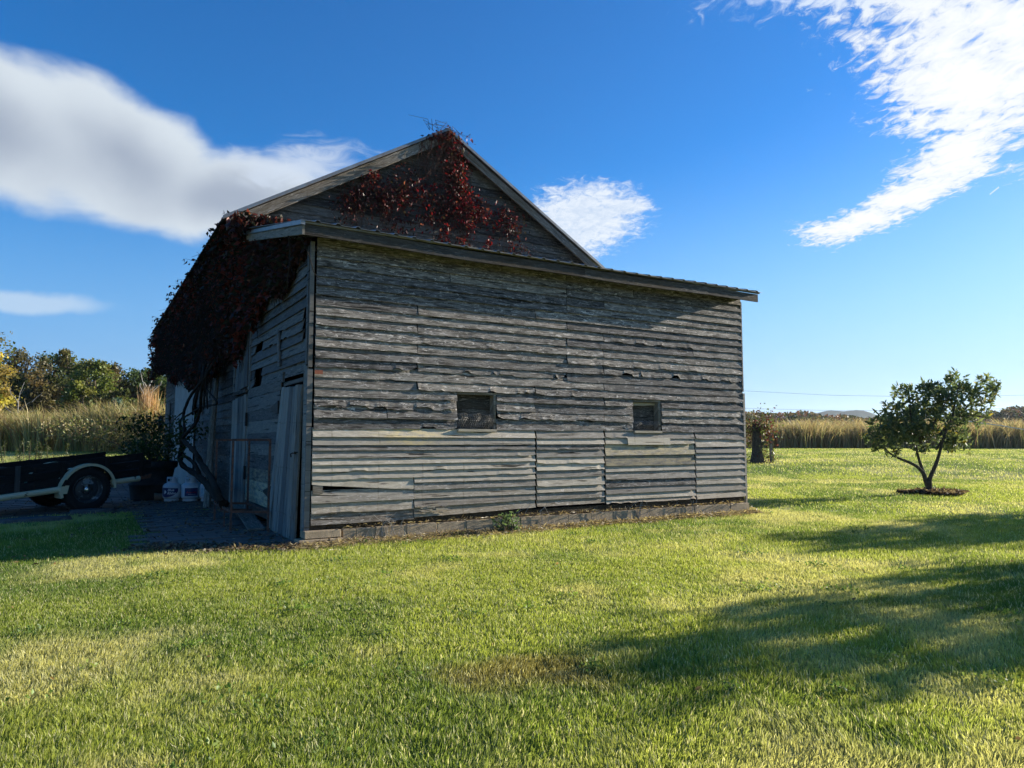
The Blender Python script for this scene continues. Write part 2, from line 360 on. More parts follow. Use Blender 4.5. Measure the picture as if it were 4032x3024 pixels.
# value noise for ground patches
_T = np.random.default_rng(3).random((256, 256))
def vn(x, y, s):
    x = x / s + 1000.3; y = y / s + 1000.7; xi = np.floor(x).astype(int); yi = np.floor(y).astype(int); fx = x - xi; fy = y - yi
    fx = fx * fx * (3 - 2 * fx); fy = fy * fy * (3 - 2 * fy)
    g = lambda a, b: _T[a % 256, b % 256]
    return (g(xi, yi) * (1 - fx) + g(xi + 1, yi) * fx) * (1 - fy) + (g(xi, yi + 1) * (1 - fx) + g(xi + 1, yi + 1) * fx) * fy
def ss(a, b, x): t = np.clip((x - a) / (b - a), 0, 1); return t * t * (3 - 2 * t)
def gz(x, y):
    k = ss(-8, 6, x); a = .65 * ss(24, 42, y); b = .65 * ss(14, 50, y)
    return a * (1 - k) + b * k
def lawn_col(x, y):
    """green, lime, straw mixture of the mown lawn"""
    n1 = .5 * vn(x, y, 1.7) + .3 * vn(x, y, .6) + .2 * vn(x + 40, y, .25)
    n2 = .6 * vn(x + 90, y + 50, 2.6) + .4 * vn(x, y + 30, .8)
    d = np.hypot((x - .12) / .42, (y - 3.9) / .34) + (vn(x, y, .18) - .5) * .9; dry = ss(.47, .72, n1); burn = ss(1.4, .3, d) * .6
    g = np.array([.160, .225, .045]); l = np.array([.330, .370, .075]); s_ = np.array([.60, .54, .24]); br = np.array([.30, .20, .09])
    m = ss(.35, .65, n2)[:, None]; c_ = g * (1 - m) + l * m
    c_ = c_ * (1 - dry[:, None] * .72) + s_ * dry[:, None] * .72
    return c_ * (1 - burn[:, None]) + br * burn[:, None]

# ---------------------------------------------------------------- barn frame
A = R(30.9)
W = Vector((math.cos(A), math.sin(A), 0)); N = Vector((-math.sin(A), math.cos(A), 0)); Z = Vector((0, 0, 1))
CR = Vector((-2.498, 8.738, 0))
DB, LB = 3.64, 18.5                      # gable wall distance, far end of the barn
def FP(s, z, off=0): return CR + W * s - N * off + Z * z
def SP(t, z, off=0): return CR + N * t - W * off + Z * z
def GP(s, z, off=0): return CR + W * s + N * (DB - off) + Z * z

# ---------------------------------------------------------------- ground
nr, na = 150, 360
rad = np.concatenate([[0.02], np.geomspace(.6, 6000, nr - 1)]); ang = np.linspace(0, 2 * np.pi, na, endpoint=False)
RR, AA = np.meshgrid(rad, ang, indexing='ij'); gx = (RR * np.cos(AA)).ravel(); gy = (RR * np.sin(AA)).ravel()
gzv = gz(gx, gy) - .012 + (vn(gx, gy, 1.1) - .5) * .02 * (np.hypot(gx, gy) > 2)
i0 = np.arange(nr - 1)[:, None] * na; k = np.arange(na)[None, :]; k2 = (k + 1) % na
GF = np.stack([i0 + k, i0 + na + k, i0 + na + k2, i0 + k2], -1).reshape(-1, 4)
gcol_ = lawn_col(gx, gy); far = ss(60, 130, np.hypot(gx, gy))[:, None]; gcol_ = gcol_ * (1 - far) + np.array([.12, .13, .045]) * far
ground = npmesh('ground', np.stack([gx, gy, gzv], 1), [GF], gcol_, 'lawn_soil'); tag(ground, kind='structure')

# ---------------------------------------------------------------- paved yard
YARD = [(-4.2, 8.28), (-2.52, 8.48), (CR.x + .25, CR.y + .2), tuple((CR + N * 18.6).xy), (-20, 24), (-26, 12), (-16, 6.05), (-8.28, 11.62), (-6.63, 12.81)]
def inside(poly, x, y):
    r = np.zeros(len(x), bool); n = len(poly)
    for i in range(n):
        x0, y0 = poly[i]; x1, y1 = poly[(i + 1) % n]
        c_ = ((y0 > y) != (y1 > y)) & (x < (x1 - x0) * (y - y0) / (y1 - y0 + 1e-12) + x0); r ^= c_
    return r
mb = MB()
for j in range(-8, 96):
    s0 = -26.0 + (j % 2) * .21
    for i in range(64):
        s = s0 + i * .424 ; tt = j * .212
        ctr = CR + W * (s + .2) + N * (tt + .1)
        if s > .0 or not inside(YARD, np.array([ctr.x]), np.array([ctr.y]))[0]: continue
        h = .012 + random.gauss(0, .004); tl = random.gauss(0, .004); g = .010 + random.random() * .006
        mb.box(CR + W * (s + g) + N * (tt + g) + Z * -.05, W * (.424 - 2 * g) + Z * tl, N * (.212 - 2 * g) + Z * random.gauss(0, .003), Z * (.05 + h))
o = mb.build('patio', 'paver'); tag(o, kind='structure')

# ---------------------------------------------------------------- lawn blades
FOOT = [tuple((CR + W * -.02 - N * .02).xy), tuple((CR + W * 7.75 - N * .02).xy), tuple((CR + W * 7.75 + N * 18.5).xy), tuple((CR + N * 18.5).xy)]
LITTER = [tuple((CR - W * .3 - N * .26).xy), tuple((CR + W * 3 - N * .30).xy), tuple((CR + W * 7.6 - N * .16).xy), tuple((CR + W * 8.1 - N * .12).xy), tuple((CR + W * 8.1 + N * 1.2).xy), tuple((CR + W * 7.7 + N * .3).xy), tuple((CR + W * 0).xy)]
TREE = Vector((9.9, 16.9, float(gz(np.array([9.9]), np.array([16.9]))[0])))
def blades(n, r0, r1, hgt, wid, seg2, azmax):
    r = np.sqrt(rng.uniform(r0 * r0, r1 * r1, n)); a = rng.uniform(-azmax, azmax, n)
    x = r * np.sin(a); y = r * np.cos(a)
    edge = (rng.random(n) - .5) * .12
    keep = ~(inside(YARD, x + edge, y + edge) | inside(FOOT, x, y) | (inside(LITTER, x + edge, y + edge) & (rng.random(n) > .12)))
    dm = np.hypot((x - TREE.x) / .62, (y - TREE.y) / .48) + (vn(x, y, .3) - .5); keep &= ~((dm < 1) & (rng.random(n) > .06))
    x, y = x[keep], y[keep]; n = len(x)
    c_ = lawn_col(x, y)
    z = gz(x, y)
    tuft = vn(x, y, .07) * .6 + vn(x + 9, y, .35) * .6
    h = hgt * rng.uniform(.5, 1.25, n) * (.55 + .75 * tuft)
    th = rng.uniform(0, 2 * np.pi, n); ln = rng.uniform(.15, .85, n) * h
    sw = vn(x, y, .5) * 6.28 * 2
    lx = np.cos(th) * ln * .7 + np.cos(sw) * ln * .45; ly = np.sin(th) * ln * .7 + np.sin(sw) * ln * .45
    ph = rng.uniform(0, np.pi, n); wx = np.cos(ph) * wid * rng.uniform(.6, 1.2, n); wy = np.sin(ph) * wid * rng.uniform(.6, 1.2, n)
    P = np.stack([x, y, z - .01], 1); S = np.stack([wx, wy, np.zeros(n)], 1) * .5; T = np.stack([lx, ly, h], 1)
    br = rng.uniform(.7, 1.3, n)[:, None]; st = (rng.random(n) < .13)[:, None]
    c_ = np.where(st, np.array([.60, .56, .32]), c_) * br; c_ = np.minimum(c_, .85)
    if seg2:
        M = P + T * [.35, .35, .62]
        V = np.stack([P - S, P + S, M + S * .85, M - S * .85, P + T], 1); b = np.arange(n)[:, None] * 5
        F = [b + [0, 1, 2, 3], b + [3, 2, 4]]
        C = np.repeat(c_, 5, 0)
    else:
        V = np.stack([P - S, P + S, P + T], 1); b = np.arange(n)[:, None] * 3; F = [b + [0, 1, 2]]; C = np.repeat(c_, 3, 0)
    return V.reshape(-1, 3), F, C
def merge(parts):
    V = []; F3 = []; F4 = []; C = []; b = 0
    for v, f, c_ in parts:
        V.append(v); C.append(np.broadcast_to(c_, v.shape))
        for q in f: (F3 if q.shape[1] == 3 else F4).append(q + b)
        b += len(v)
    return np.concatenate(V), [np.concatenate(x) for x in (F3, F4) if x], np.concatenate(C)
parts = [blades(210000, 1.5, 4.2, .034, .0046, True, R(62)), blades(360000, 4.2, 8, .034, .0058, True, R(50)),
         blades(320000, 8, 14, .036, .0085, False, R(46)), blades(260000, 14, 26, .040, .016, False, R(45)), blades(240000, 26, 62, .06, .028, False, R(44))]
V, F, C = merge(parts)
lawn = npmesh('lawn_grass', V, F, C, 'grass'); tag(lawn, 'short mown grass of the lawn, green with yellowish dry patches', 'grass', kind='stuff')
del V, F, C, parts

rs = np.random.default_rng(77)
cl_ = []; cc_ = []
for k_ in range(220):                       # clover and broad weed tufts in the turf
    r_ = rs.uniform(2.2, 16) ; a_ = rs.uniform(-.85, .85); x_, y_ = r_ * math.sin(a_), r_ * math.cos(a_)
    if inside(YARD, np.array([x_]), np.array([y_]))[0] or inside(FOOT, np.array([x_]), np.array([y_]))[0]: continue
    n_ = int(rs.integers(10, 60)); sp_ = rs.uniform(.02, .10); cl_.append(np.column_stack([x_ + rs.normal(size=n_) * sp_, y_ + rs.normal(size=n_) * sp_, gz(np.full(n_, x_), np.full(n_, y_)) + rs.uniform(.01, .045, n_)]))
    cc_.append(np.tile([(.16, .24, .05), (.13, .20, .05), (.26, .32, .08)][int(rs.integers(0, 3))], (n_, 1)))
cl_ = np.concatenate(cl_); V, F = leaves(cl_, .024, .7, (0, 0, .6), .5, rs)
tag(npmesh('lawn_weeds', V, F, np.repeat(np.concatenate(cc_) * rs.uniform(.7, 1.3, (len(cl_), 1)), 4, 0), 'leaf'), 'low clover and broad leaved weeds dotted through the lawn', 'clover', kind='stuff')
n_ = 90; r_ = rs.uniform(3.5, 18, n_); a_ = rs.uniform(-.8, .8, n_); lf = np.column_stack([r_ * np.sin(a_), r_ * np.cos(a_), gz(r_ * np.sin(a_), r_ * np.cos(a_)) + .03])
lf = lf[~inside(FOOT, lf[:, 0], lf[:, 1])]; V, F = leaves(lf, .032, .6, (0, 0, 0), 0, rs); tag(npmesh('fallen_leaves', V, F, np.tile([.34, .20, .09], (len(V), 1)), 'straw'), 'a few dry brown leaves lying on the lawn', 'dead leaves', kind='stuff')

# ---------------------------------------------------------------- barn
barn = empty('barn', CR, 'old weathered grey clapboard barn with a gable roof and a low front lean-to', 'barn')
def wav(seed):
    rs = random.Random(seed); ph = [rs.uniform(0, 6.28) for _ in range(6)]; fr = [rs.uniform(.6, 1.4), rs.uniform(1.5, 3.5), rs.uniform(4, 7), rs.uniform(9, 15), rs.uniform(18, 30), rs.uniform(40, 60)]
    return lambda x: sum(math.sin(x * f + p_) / (i + 1.5) for i, (f, p_) in enumerate(zip(fr, ph)))
_bn = [0]
def wl(f, u): return f(u * .22)
def board(mb, fn, u0, u1, z0, z1, off0=.03, off1=.004, th=.012, tone=0., lich=0., warp=.006, rag=.006, sag=(0, 0), ends=.5, step=.05):
    rag *= random.choice((.2, .3, .45, .7, 1.0, 1.5)); _bn[0] += 1; k = _bn[0]; wz = wav(k); wo_ = wav(k + 5000); rnd = random.random()
    n = max(2, int((u1 - u0) / step)); V = []; U = []; C = []
    e0 = random.random() < ends * .5; e1 = random.random() < ends * .5; nz = 0; nl = 0; notch = 0
    for i in range(n + 1):
        u = u0 + (u1 - u0) * i / n; f = i / n
        if nl <= 0 and random.random() < .035 * rag / .006: nl = random.randint(1, 5); notch = random.uniform(.3, 1) * rag * 3
        nz = notch if nl > 0 else 0; nl -= 1
        d = wz(u * .5) * rag * .55 + random.uniform(-.3, .5) * rag + nz + sag[0] * (1 - f) + sag[1] * f
        if e0 and u - u0 < .16: d += (1 - (u - u0) / .16) * rag * 3.5
        if e1 and u1 - u < .16: d += (1 - (u1 - u) / .16) * rag * 3.5
        o0 = max(off0 + wl(wo_, u) * warp, .012); om = (o0 + off1) / 2
        zb = z0 + d; zt = z1 + sag[0] * (1 - f) + sag[1] * f
        row = [(zb + .002, o0 - th), (zb, o0), ((zb + zt) / 2, om), (zt, off1), (zt, off1 - .008)]
        for q, (z, of) in enumerate(row):
            uu = u
            if i == 0: uu += random.uniform(0, rag * 1.3)
            if i == n: uu -= random.uniform(0, rag * 1.3)
            V.append(fn(uu, z, of)); U.append((u, z)); C.append((rnd, tone, lich(u) if callable(lich) else lich))
    F = []
    for i in range(n):
        for q in range(4): a_ = i * 5 + q; F.append((a_, a_ + 5, a_ + 6, a_ + 1))
    F.append((0, 1, 2, 3, 4)); F.append(tuple(n * 5 + q for q in (4, 3, 2, 1, 0)))
    b = len(mb.v); mb.v += [tuple(x) for x in V]; mb.c += C
    for f in F: mb.f.append([b + q for q in f]); mb.uv += [U[q] for q in f]
WIN = [(2.02, 2.64, 1.42, 1.93), (5.16, 5.76, 1.42, 1.93)]
def split(segs, cuts):
    for (c0, c1) in cuts:
        out = []
        for (a, b) in segs:
            if c1 <= a or c0 >= b: out.append((a, b)); continue
            if c0 - a > .03: out.append((a, c0))
            if b - c1 > .03: out.append((c1, b))
        segs = out
    return segs
mb = MB()
up = [1.40, 1.54, 1.67, 1.80, 1.92, 2.04, 2.17, 2.28, 2.42, 2.55, 2.69, 2.81, 2.94, 3.06, 3.20, 3.31, 3.44, 3.57, 3.69, 3.82]
jts = [[], [4.57, 1.0], [3.29], [4.57], [1.42, 3.29], [4.57], [1.42, 3.87], [4.57], [1.42, 3.87], [4.57], [1.42, 3.87, 6.5], [4.57], [1.42, 3.87], [3.3], [3.87, 6.5], [3.87, 4.6], [1.9, 3.87], [5.2], [3.87]]
for r in range(len(up) - 1):
    z0, z1 = up[r], up[r + 1]
    xs = [.05] + sorted(jts[r]) + [7.72]
    segs = [(xs[i] + (.004 if i else 0), xs[i + 1] - .004) for i in range(len(xs) - 1)]
    if z0 < 1.9: segs = split(segs, [(w_[0], w_[1]) for w_ in WIN])
    wear = 1.0 if z0 < 2.5 else (.55 if z0 < 3 else .3)
    for a, b in segs:
        board(mb, FP, a, b, z0, z1 + .03, off0=.038, th=.016, tone=random.uniform(0, .16), warp=.011 * wear, rag=.0105 * wear, sag=(random.gauss(0, .006), random.gauss(0, .006)), lich=.0)
def zone(a, b, zs, tone, special={}, rag=.004):
    """zs from top to bottom"""
    for i in range(len(zs) - 1):
        z1, z0 = zs[i], zs[i + 1]; sp = special.get(i, {})
        if sp.get('skip'): continue
        kw = dict(off0=.046, th=.018, tone=min(1, max(0, random.gauss(tone - .08, .2))), warp=.004, rag=rag, sag=(random.gauss(0, .004), random.gauss(0, .004)), ends=.3)
        aa = sp.get('a', a); bb = sp.get('b', b); kw.update({k_: v_ for k_, v_ in sp.items() if k_ not in 'abskip'})
        board(mb, FP, aa + .003, bb - .003, z0, z1 + .025, **kw)
lichA = lambda u: max(0, 1 - abs(u - 1.35) / .75) * 1.3
zone(.04, 3.29, [1.39, 1.30, 1.20, 1.13, 1.04, .955, .865, .775, .70], .8, {0: dict(lich=lichA), 1: dict(lich=lichA), 7: dict(a=1.39)})
board(mb, FP, .045, 1.386, .70, .90, off0=.036, tone=.8, sag=(.012, -.085), rag=.002, warp=.003)
zone(.04, 1.39, [.62, .49, .36, .225], .55, {}, .004)
zone(1.39, 3.29, [.70, .60, .49, .37, .26], .55, {2: dict(sag=(.01, .03), rag=.007), 3: dict(rag=.012, sag=(-.01, .03))})
zone(3.31, 4.56, [1.39, 1.29, 1.20, 1.11, 1.01, .915, .815, .72, .58, .50, .395, .30], .75)
zone(4.58, 6.49, [1.39, 1.29, 1.20, 1.03, .865, .775, .64, .53, .43, .34, .28], .6, {2: dict(lich=.8, tone=.4), 3: dict(lich=.9, tone=.4), 1: dict(lich=.25)})
zone(6.51, 7.71, [1.39, 1.28, 1.15, 1.05, .965, .865, .765, .645, .52, .40, .28], .6, {2: dict(tone=1.), 3: dict(tone=1.), 4: dict(tone=.95)})
board(mb, FP, 5.02, 5.92, 1.19, 1.30, off0=.060, off1=.042, tone=1., lich=.15, warp=.002, rag=.001)
# hole under the sagging board, its stub, nail-on patch, splintered end
mb.box(FP(.06, .60, .02), W * .12, -N * .012, Z * .12, (.3, .3, 0))
for i in range(26):
    s = 1.42 + random.random() ** 2 * .45; z = random.uniform(.30, .40); L = random.uniform(.05, .2)
    mb.box(FP(s, z, .045 + random.random() * .03), W * L + Z * random.gauss(-.005, .012), -N * .008, Z * random.uniform(.006, .016), (random.random(), 1, .1))
siding = mb.build('front_siding', 'weathered_wood', barn)
mb = MB(); mb.box(FP(.045, 2.075, .050), W * .10, -N * .008, Z * .05); mb.build('patch', 'brick_red', barn)
# solid black boxes painting the darkness inside the lean-to and main barn
mb = MB()
mb.box(FP(.10, .02, -.14), W * 7.5, N * (DB - .3), Z * 3.55)
mb.box(GP(.15, .02, -.12), W * 6.7, N * (LB - DB - .35), Z * 4.75)
hw = 3.35
V = [GP(3.5 - hw, 4.77, -.12), GP(3.5 + hw, 4.77, -.12), GP(3.5, 4.77 + hw * .598, -.12)]; V2 = [p_ + N * (LB - DB - .35) for p_ in V]
mb.add(V + V2, [(0, 1, 2), (3, 5, 4), (0, 3, 4, 1), (1, 4, 5, 2), (2, 5, 3, 0)])
mb.build('dark_interior_fill', 'dark_inside', barn)
# windows of the lean-to
for wi, (a, b, z0, z1) in enumerate(WIN):
    mb = MB(); zz = z0 - .02
    for h in ((.30, .21) if wi == 0 else (.52,)):
        mb.box(FP(a - .03, zz, -.11), W * (b - a + .06), N * .02, Z * (h - .004), (random.random(), 0, 0)); zz += h  # lowest tone puts the shade of the recess into the boards
    wn = mb.build('window', 'side_wood', barn)
    mb = MB(); t_ = .05 if wi else .035
    mb.box(FP(b - t_, z0, .008), W * t_, N * .115, Z * (z1 - z0), (.6, .3, 0))
    mb.box(FP(a, z1 - t_, .008), W * (b - a - t_ - .002), N * .115, Z * t_, (.4, .3, 0))
    if wi: mb.box(FP(a + .03, z1 - .105, -.06), W * (b - a - .09), N * .03, Z * .05, (.9, 1, .2))
    f_ = mb.build('frame', 'weathered_wood', wn)
    mb = MB(); mb.box(FP(a + .005, z0 - .04, .058), W * (b - a - .02), N * .12, Z * .035, (.8, 1, .1)); mb.build('sill', 'weathered_wood', wn)
    mb = MB()                                        # chicken wire sagging out of the opening
    cw = .028; rows = 7 if wi == 0 else 6; cols = int((b - a - .06) / cw)
    def wp(i, j):
        u = a + .02 + i * cw + (.5 * cw if j % 2 else 0); zf = j / rows
        return FP(u + math.sin(j * 1.3 + i * .4) * .004, z0 + .01 + zf * (.20 if wi == 0 else .14) + math.sin(i * .7) * .006, .015 + .03 * math.sin(zf * 3.0) + .008 * math.sin(i * .9))
    for j in range(rows):
        for i in range(cols):
            p0 = wp(i, j); up1 = p0 + Z * cw * .45
            q = .0014
            mb.tube([p0, up1], q, 3)
            mb.tube([up1, wp(i, j + 1) if j % 2 == 0 else wp(i + 1, j + 1)], q, 3); mb.tube([up1, wp(i - 1, j + 1) if j % 2 == 0 else wp(i, j + 1)], q, 3)
    mb.build('wire_mesh', 'wire', wn)
# sill beam, block foundation, loose blocks at the corner
mb = MB(); mb.box(FP(.03, .175, .012), W * 7.66, N * .1, Z * .09, (.2, 0, 0)); mb.build('sill_beam', 'sill', barn)
mb = MB()
js = [.43, .60, .85, 1.28, 1.71, 2.15, 2.58, 3.01, 3.43, 3.84, 4.26, 4.69, 5.11, 5.54, 5.99, 6.41, 6.84, 7.27, 7.74]
for i in range(len(js) - 1):
    d = random.gauss(0, .004); mb.box(FP(js[i] + .004, -.12, .075 + d), W * (js[i + 1] - js[i] - .008), N * .18, Z * (.285 + random.gauss(0, .003)) + W * random.gauss(0, .004))
mb.box(FP(.44, -.12, .066), W * 7.29, N * .16, Z * .27)
fo = mb.build('foundation', 'concrete', barn)
bv = fo.modifiers.new('bevel', 'BEVEL'); bv.width = .006; bv.segments = 2
for (a, b, z0, z1, of) in ((-.05, .40, .075, .165, .115), (-.12, .24, -.04, .067, .13), (.25, .42, -.04, .066, .125)):
    mb = MB(); mb.box(FP(a, z0, of), W * (b - a) + N * .01, N * .22, Z * (z1 - z0)); q = mb.build('foundation_block', 'concrete', barn)
    bv = q.modifiers.new('bevel', 'BEVEL'); bv.width = .008; bv.segments = 2
# corner boards
mb = MB()
mb.box(FP(-.035, .16, .02), W * .065, N * .03, Z * 1.98, (.2, .9, 0)); mb.box(SP(.03, .16, .030), N * .155, W * .024, Z * 2.02, (.7, .9, 0))
mb.box(FP(-.03, 2.16, .03), W * .05, N * .03, Z * 1.58, (.4, .6, 0)); mb.box(SP(.035, 2.20, .035), N * .075, W * .02, Z * 1.5, (.1, .7, 0))
mb.build('corner_board', 'side_wood', barn)
mb = MB(); mb.box(FP(7.705, -.05, .034), W * .045, N * .03, Z * 2.15, (.6, .7, 0)); mb.box(FP(7.70, 2.13, .03), W * .03, N * .03, Z * 1.62, (.2, .4, 0)); mb.build('corner_board', 'weathered_wood', barn)
# siding of the side walls and the gable
mb = MB(); rs = [2.12 + .137 * i for i in range(19)]
for r, z0 in enumerate(rs):
    t0 = max(.13, (z0 + .137 - 3.78) / .235); segs = [(t0, 3.64)]
    if t0 > 3.4: continue
    if 2.12 <= z0 < 2.35: segs = split(segs, [(2.75, 3.3)])
    if 2.6 < z0 < 2.80: segs = split(segs, [(2.75, 3.25)])
    if 2.52 < z0 < 2.85: segs = split(segs, [(0, .30)])
    for a, b in segs: board(mb, SP, a, b, z0, z0 + .165, off0=.032, tone=random.uniform(0, .5), warp=.008, rag=.008, sag=(random.gauss(-.01, .010), random.gauss(0, .008)), ends=.9)
for r in range(34):
    z0 = .10 + .146 * r
    board(mb, SP, 3.70, 9 + random.uniform(-1, 1), z0, z0 + .175, off0=.03, tone=random.uniform(0, .3), warp=.006, rag=.007, step=.08)
    board(mb, SP, 10.2, 18.45, z0, z0 + .175, off0=.03, tone=random.uniform(0, .3), warp=.006, rag=.007, step=.1)
    board(mb, SP, 8.0, 10.2, z0, z0 + .175, off0=.028, tone=random.uniform(0, .3), warp=.006, rag=.007, step=.1)
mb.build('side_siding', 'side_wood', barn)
mb = MB()
for r in range(16):
    z0 = 4.60 + .163 * r; h_ = min(3.5, (7.26 - z0 - .10) / .598)
    xs = [3.5 - h_, 3.5 + random.uniform(-1.5, 1.5) * min(1, h_ / 3), 3.5 + h_]
    if h_ < .8: xs = [3.5 - h_, 3.5 + h_]
    for i in range(len(xs) - 1): board(mb, GP, xs[i] + .003, xs[i + 1], z0, z0 + .19, off0=.03, tone=random.uniform(0, .25), warp=.004, rag=.004, step=.08)
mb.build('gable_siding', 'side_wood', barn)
mb = MB(); RP = lambda t, z, off=0: CR + W * (7.72 + off) + N * t + Z * z
for r in range(27):
    z0 = .1 + .139 * r; board(mb, RP, .04, DB, z0, z0 + .165, off0=.034, tone=random.uniform(0, .4), warp=.010, rag=.010, step=.12)
RQ = lambda t, z, off=0: CR + W * (7.0 + off) + N * t + Z * z
for r in range(26): board(mb, RQ, DB + .05, LB - .05, .1 + .185 * r, .1 + .185 * r + .21, step=.8, warp=.004, rag=.004)
BK = lambda s, z, off=0: CR + W * s + N * (LB + off) + Z * z
for r in range(38):
    z0 = .1 + .19 * r; h_ = min(3.5, (7.26 - z0 - .12) / .598)
    if h_ > .2: board(mb, BK, 3.5 - h_, 3.5 + h_, z0, z0 + .215, step=.8, warp=.004, rag=.004)
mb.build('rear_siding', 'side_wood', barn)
# roofs of ribbed metal sheet
def ribbed(name, P, length, period, h, mat='metal_roof', parent=barn, th=.004):
    """P(x, k, dz): point at x along the width, k=0 low edge 1 high edge"""
    prof = []; x = 0
    while x < length:
        for dx_, dh in ((0, 0), (period * .60, 0), (period * .68, h), (period * .80, h), (period * .88, 0)):
            if x + dx_ <= length: prof.append((x + dx_, dh))
        x += period
    prof.append((length, 0)); mb = MB(); n = len(prof); V = []
    for dz_ in (0, -th):
        for (x, dh) in prof:
            for k_ in (0, 1): V.append(P(x, k_, dh + dz_))
    F = []
    for i in range(n - 1):
        F.append((2 * i, 2 * i + 2, 2 * i + 3, 2 * i + 1)); j = 2 * n; F.append((j + 2 * i, j + 2 * i + 1, j + 2 * i + 3, j + 2 * i + 2))
        F.append((2 * i, j + 2 * i, j + 2 * i + 2, 2 * i + 2)); F.append((2 * i + 1, 2 * i + 3, j + 2 * i + 3, j + 2 * i + 1))
    F.append((0, 1, 2 * n + 1, 2 * n)); F.append((2 * n - 2, 4 * n - 2, 4 * n - 1, 2 * n - 1))
    mb.add(V, F, [(p_[0], p_[1]) for p_ in V]); return mb.build(name, mat, parent)
sagf = lambda x: -.022 * math.sin(min(1, max(0, x / 8.1)) * math.pi) + .006 * math.sin(x * 2.1)
ribbed('lean_to_roof', lambda x, k_, dz_: (FP(-.22 + x, 3.90 + dz_ + sagf(x) * (1 - k_), .34) if k_ == 0 else GP(-.30 + x * .985, 4.80 + dz_, .012)), 8.14, .252, .022)
L_, T0 = LB - DB + .42, .22
ribbed('main_roof', lambda x, k_, dz_: (CR + W * (-.56 if k_ == 0 else 3.5) + N * (DB - T0 + x) + Z * ((4.93 if k_ == 0 else 7.36) + dz_)), L_, .25, .02)
ribbed('main_roof', lambda x, k_, dz_: (CR + W * (7.56 if k_ == 0 else 3.5) + N * (DB - T0 + x) + Z * ((4.93 if k_ == 0 else 7.36) + dz_)), L_, .25, .02)
mb = MB()
sl_ = W * 4.0 + Z * 2.392; sr_ = W * -4.0 + Z * 2.392
mb.box(GP(-.50, 4.945 - .235, .20), sl_, N * .035, Z * .19, (.4, .2, .1)); mb.box(GP(7.50, 4.945 - .235, .20), sr_, N * .035, Z * .17, (.3, .3, 0))
mb.build('rake_board', 'weathered_wood', barn)
mb = MB(); mb.box(GP(-.56, 4.93 - .045, .232), sl_ * 1.015, N * .05, Z * .06); mb.box(GP(7.56, 4.93 - .045, .232), sr_ * 1.015, N * .05, Z * .06)
mb.build('roof_edge_trim', 'metal_roof', barn)
mb = MB()
def fas(s0, s1, zo, tone, seed):
    n = 14; V = []
    for i in range(n + 1):
        s = s0 + (s1 - s0) * i / n; zz = 3.735 + zo + sagf(s + .2)
        for (dz_, of) in ((0, .29), (.135, .29), (.135, .265), (0, .265)): V.append((FP(s, zz + dz_, of), (s, dz_ if of > .28 else dz_ + .3)))
    F = [];
    for i in range(n):
        for q in range(4): F.append((4 * i + q, 4 * i + 4 + q, 4 * i + 4 + (q + 1) % 4, 4 * i + (q + 1) % 4))
    F += [(0, 1, 2, 3), tuple(4 * n + q for q in (3, 2, 1, 0))]
    mb.add([v_[0] for v_ in V], F, [v_[1] for v_ in V], (seed, tone, 0))
fas(-.19, 4.02, 0, .15, .3); fas(4.025, 7.86, -.004, .1, .7)
mb.build('fascia', 'side_wood', barn)
mb = MB()
for i in range(13): s = -.05 + i * .64; mb.box(FP(s, 3.74, .26), W * .045, N * (DB + .2) + Z * .86, Z * .10)
mb.box(FP(-.21, 3.872, .31), W * 8.1, N * .04, Z * .024, (.5, .8, .25))
mb.build('rafter', 'side_wood', barn)
mb = MB()
mb.box(SP(-.30, 3.73, .21), N * (DB + .28) + Z * .865, W * .028, Z * .115, (.4, .45, .05)); mb.build('lean_to_rake_board', 'weathered_wood', barn)
mb = MB(); mb.box(SP(-.33, 3.845, .235), N * (DB + .31) + Z * .865, W * .05, Z * .055); mb.build('roof_edge_trim', 'metal_roof', barn)

# doors on the side
def planks(mb, cx, top, bot, zt, zb, off, tone, th=.022, leany=0.0, rag=.02):
    """vertical planks between t values: top=(t0,t1) bot=(t0,t1)"""
    n = cx
    for i in range(n):
        f0, f1 = i / n, (i + 1) / n
        tt0, tt1 = top[0] + (top[1] - top[0]) * f0, top[0] + (top[1] - top[0]) * f1; tb0, tb1 = bot[0] + (bot[1] - bot[0]) * f0, bot[0] + (bot[1] - bot[0]) * f1
        of = off + random.gauss(0, .003); zt_ = (zt[0] + (zt[1] - zt[0]) * f0) + random.gauss(0, rag * .3); zb_ = (zb[0] + (zb[1] - zb[0]) * f0) + random.random() * rag
        g = .004
        V = []
        for o_ in (0, -th):
            V += [SP(tb0 + g, zb_, of + o_ + leany), SP(tb1 - g, zb_ + random.gauss(0, .006), of + o_ + leany), SP(tt1 - g, zt_, of + o_), SP(tt0 + g, zt_, of + o_)]
        U = [(0, i * .3), (0, i * .3 + .13), (2, i * .3 + .13), (2, i * .3)] * 2
        mb.add(V, [(0, 1, 2, 3), (7, 6, 5, 4), (0, 4, 5, 1), (1, 5, 6, 2), (2, 6, 7, 3), (3, 7, 4, 0)], U, (random.random(), tone + random.uniform(-.1, .1), 0))
mb = MB(); planks(mb, 7, (.17, 1.26), (.16, 1.74), (1.95, 1.99), (-.0, .03), .05, .75, leany=.05)
d1 = mb.build('door', 'side_wood', barn); tag(d1, 'leaning door of vertical planks nearest the front corner')
mb = MB(); mb.tube([SP(.27, 1.09, .07), SP(.27, 1.10, .12), SP(.33, 1.09, .13), SP(.35, 1.05, .12)], .008, 6); mb.tube([SP(.21, 1.11, .07), SP(.21, 1.11, .12)], .008, 6); mb.build('latch', 'iron', d1)
mb = MB()
zz = .12; tops = []
hs = [.17, .20, .14, .19, .22, .16, .17, .19, .17, .22, .16]
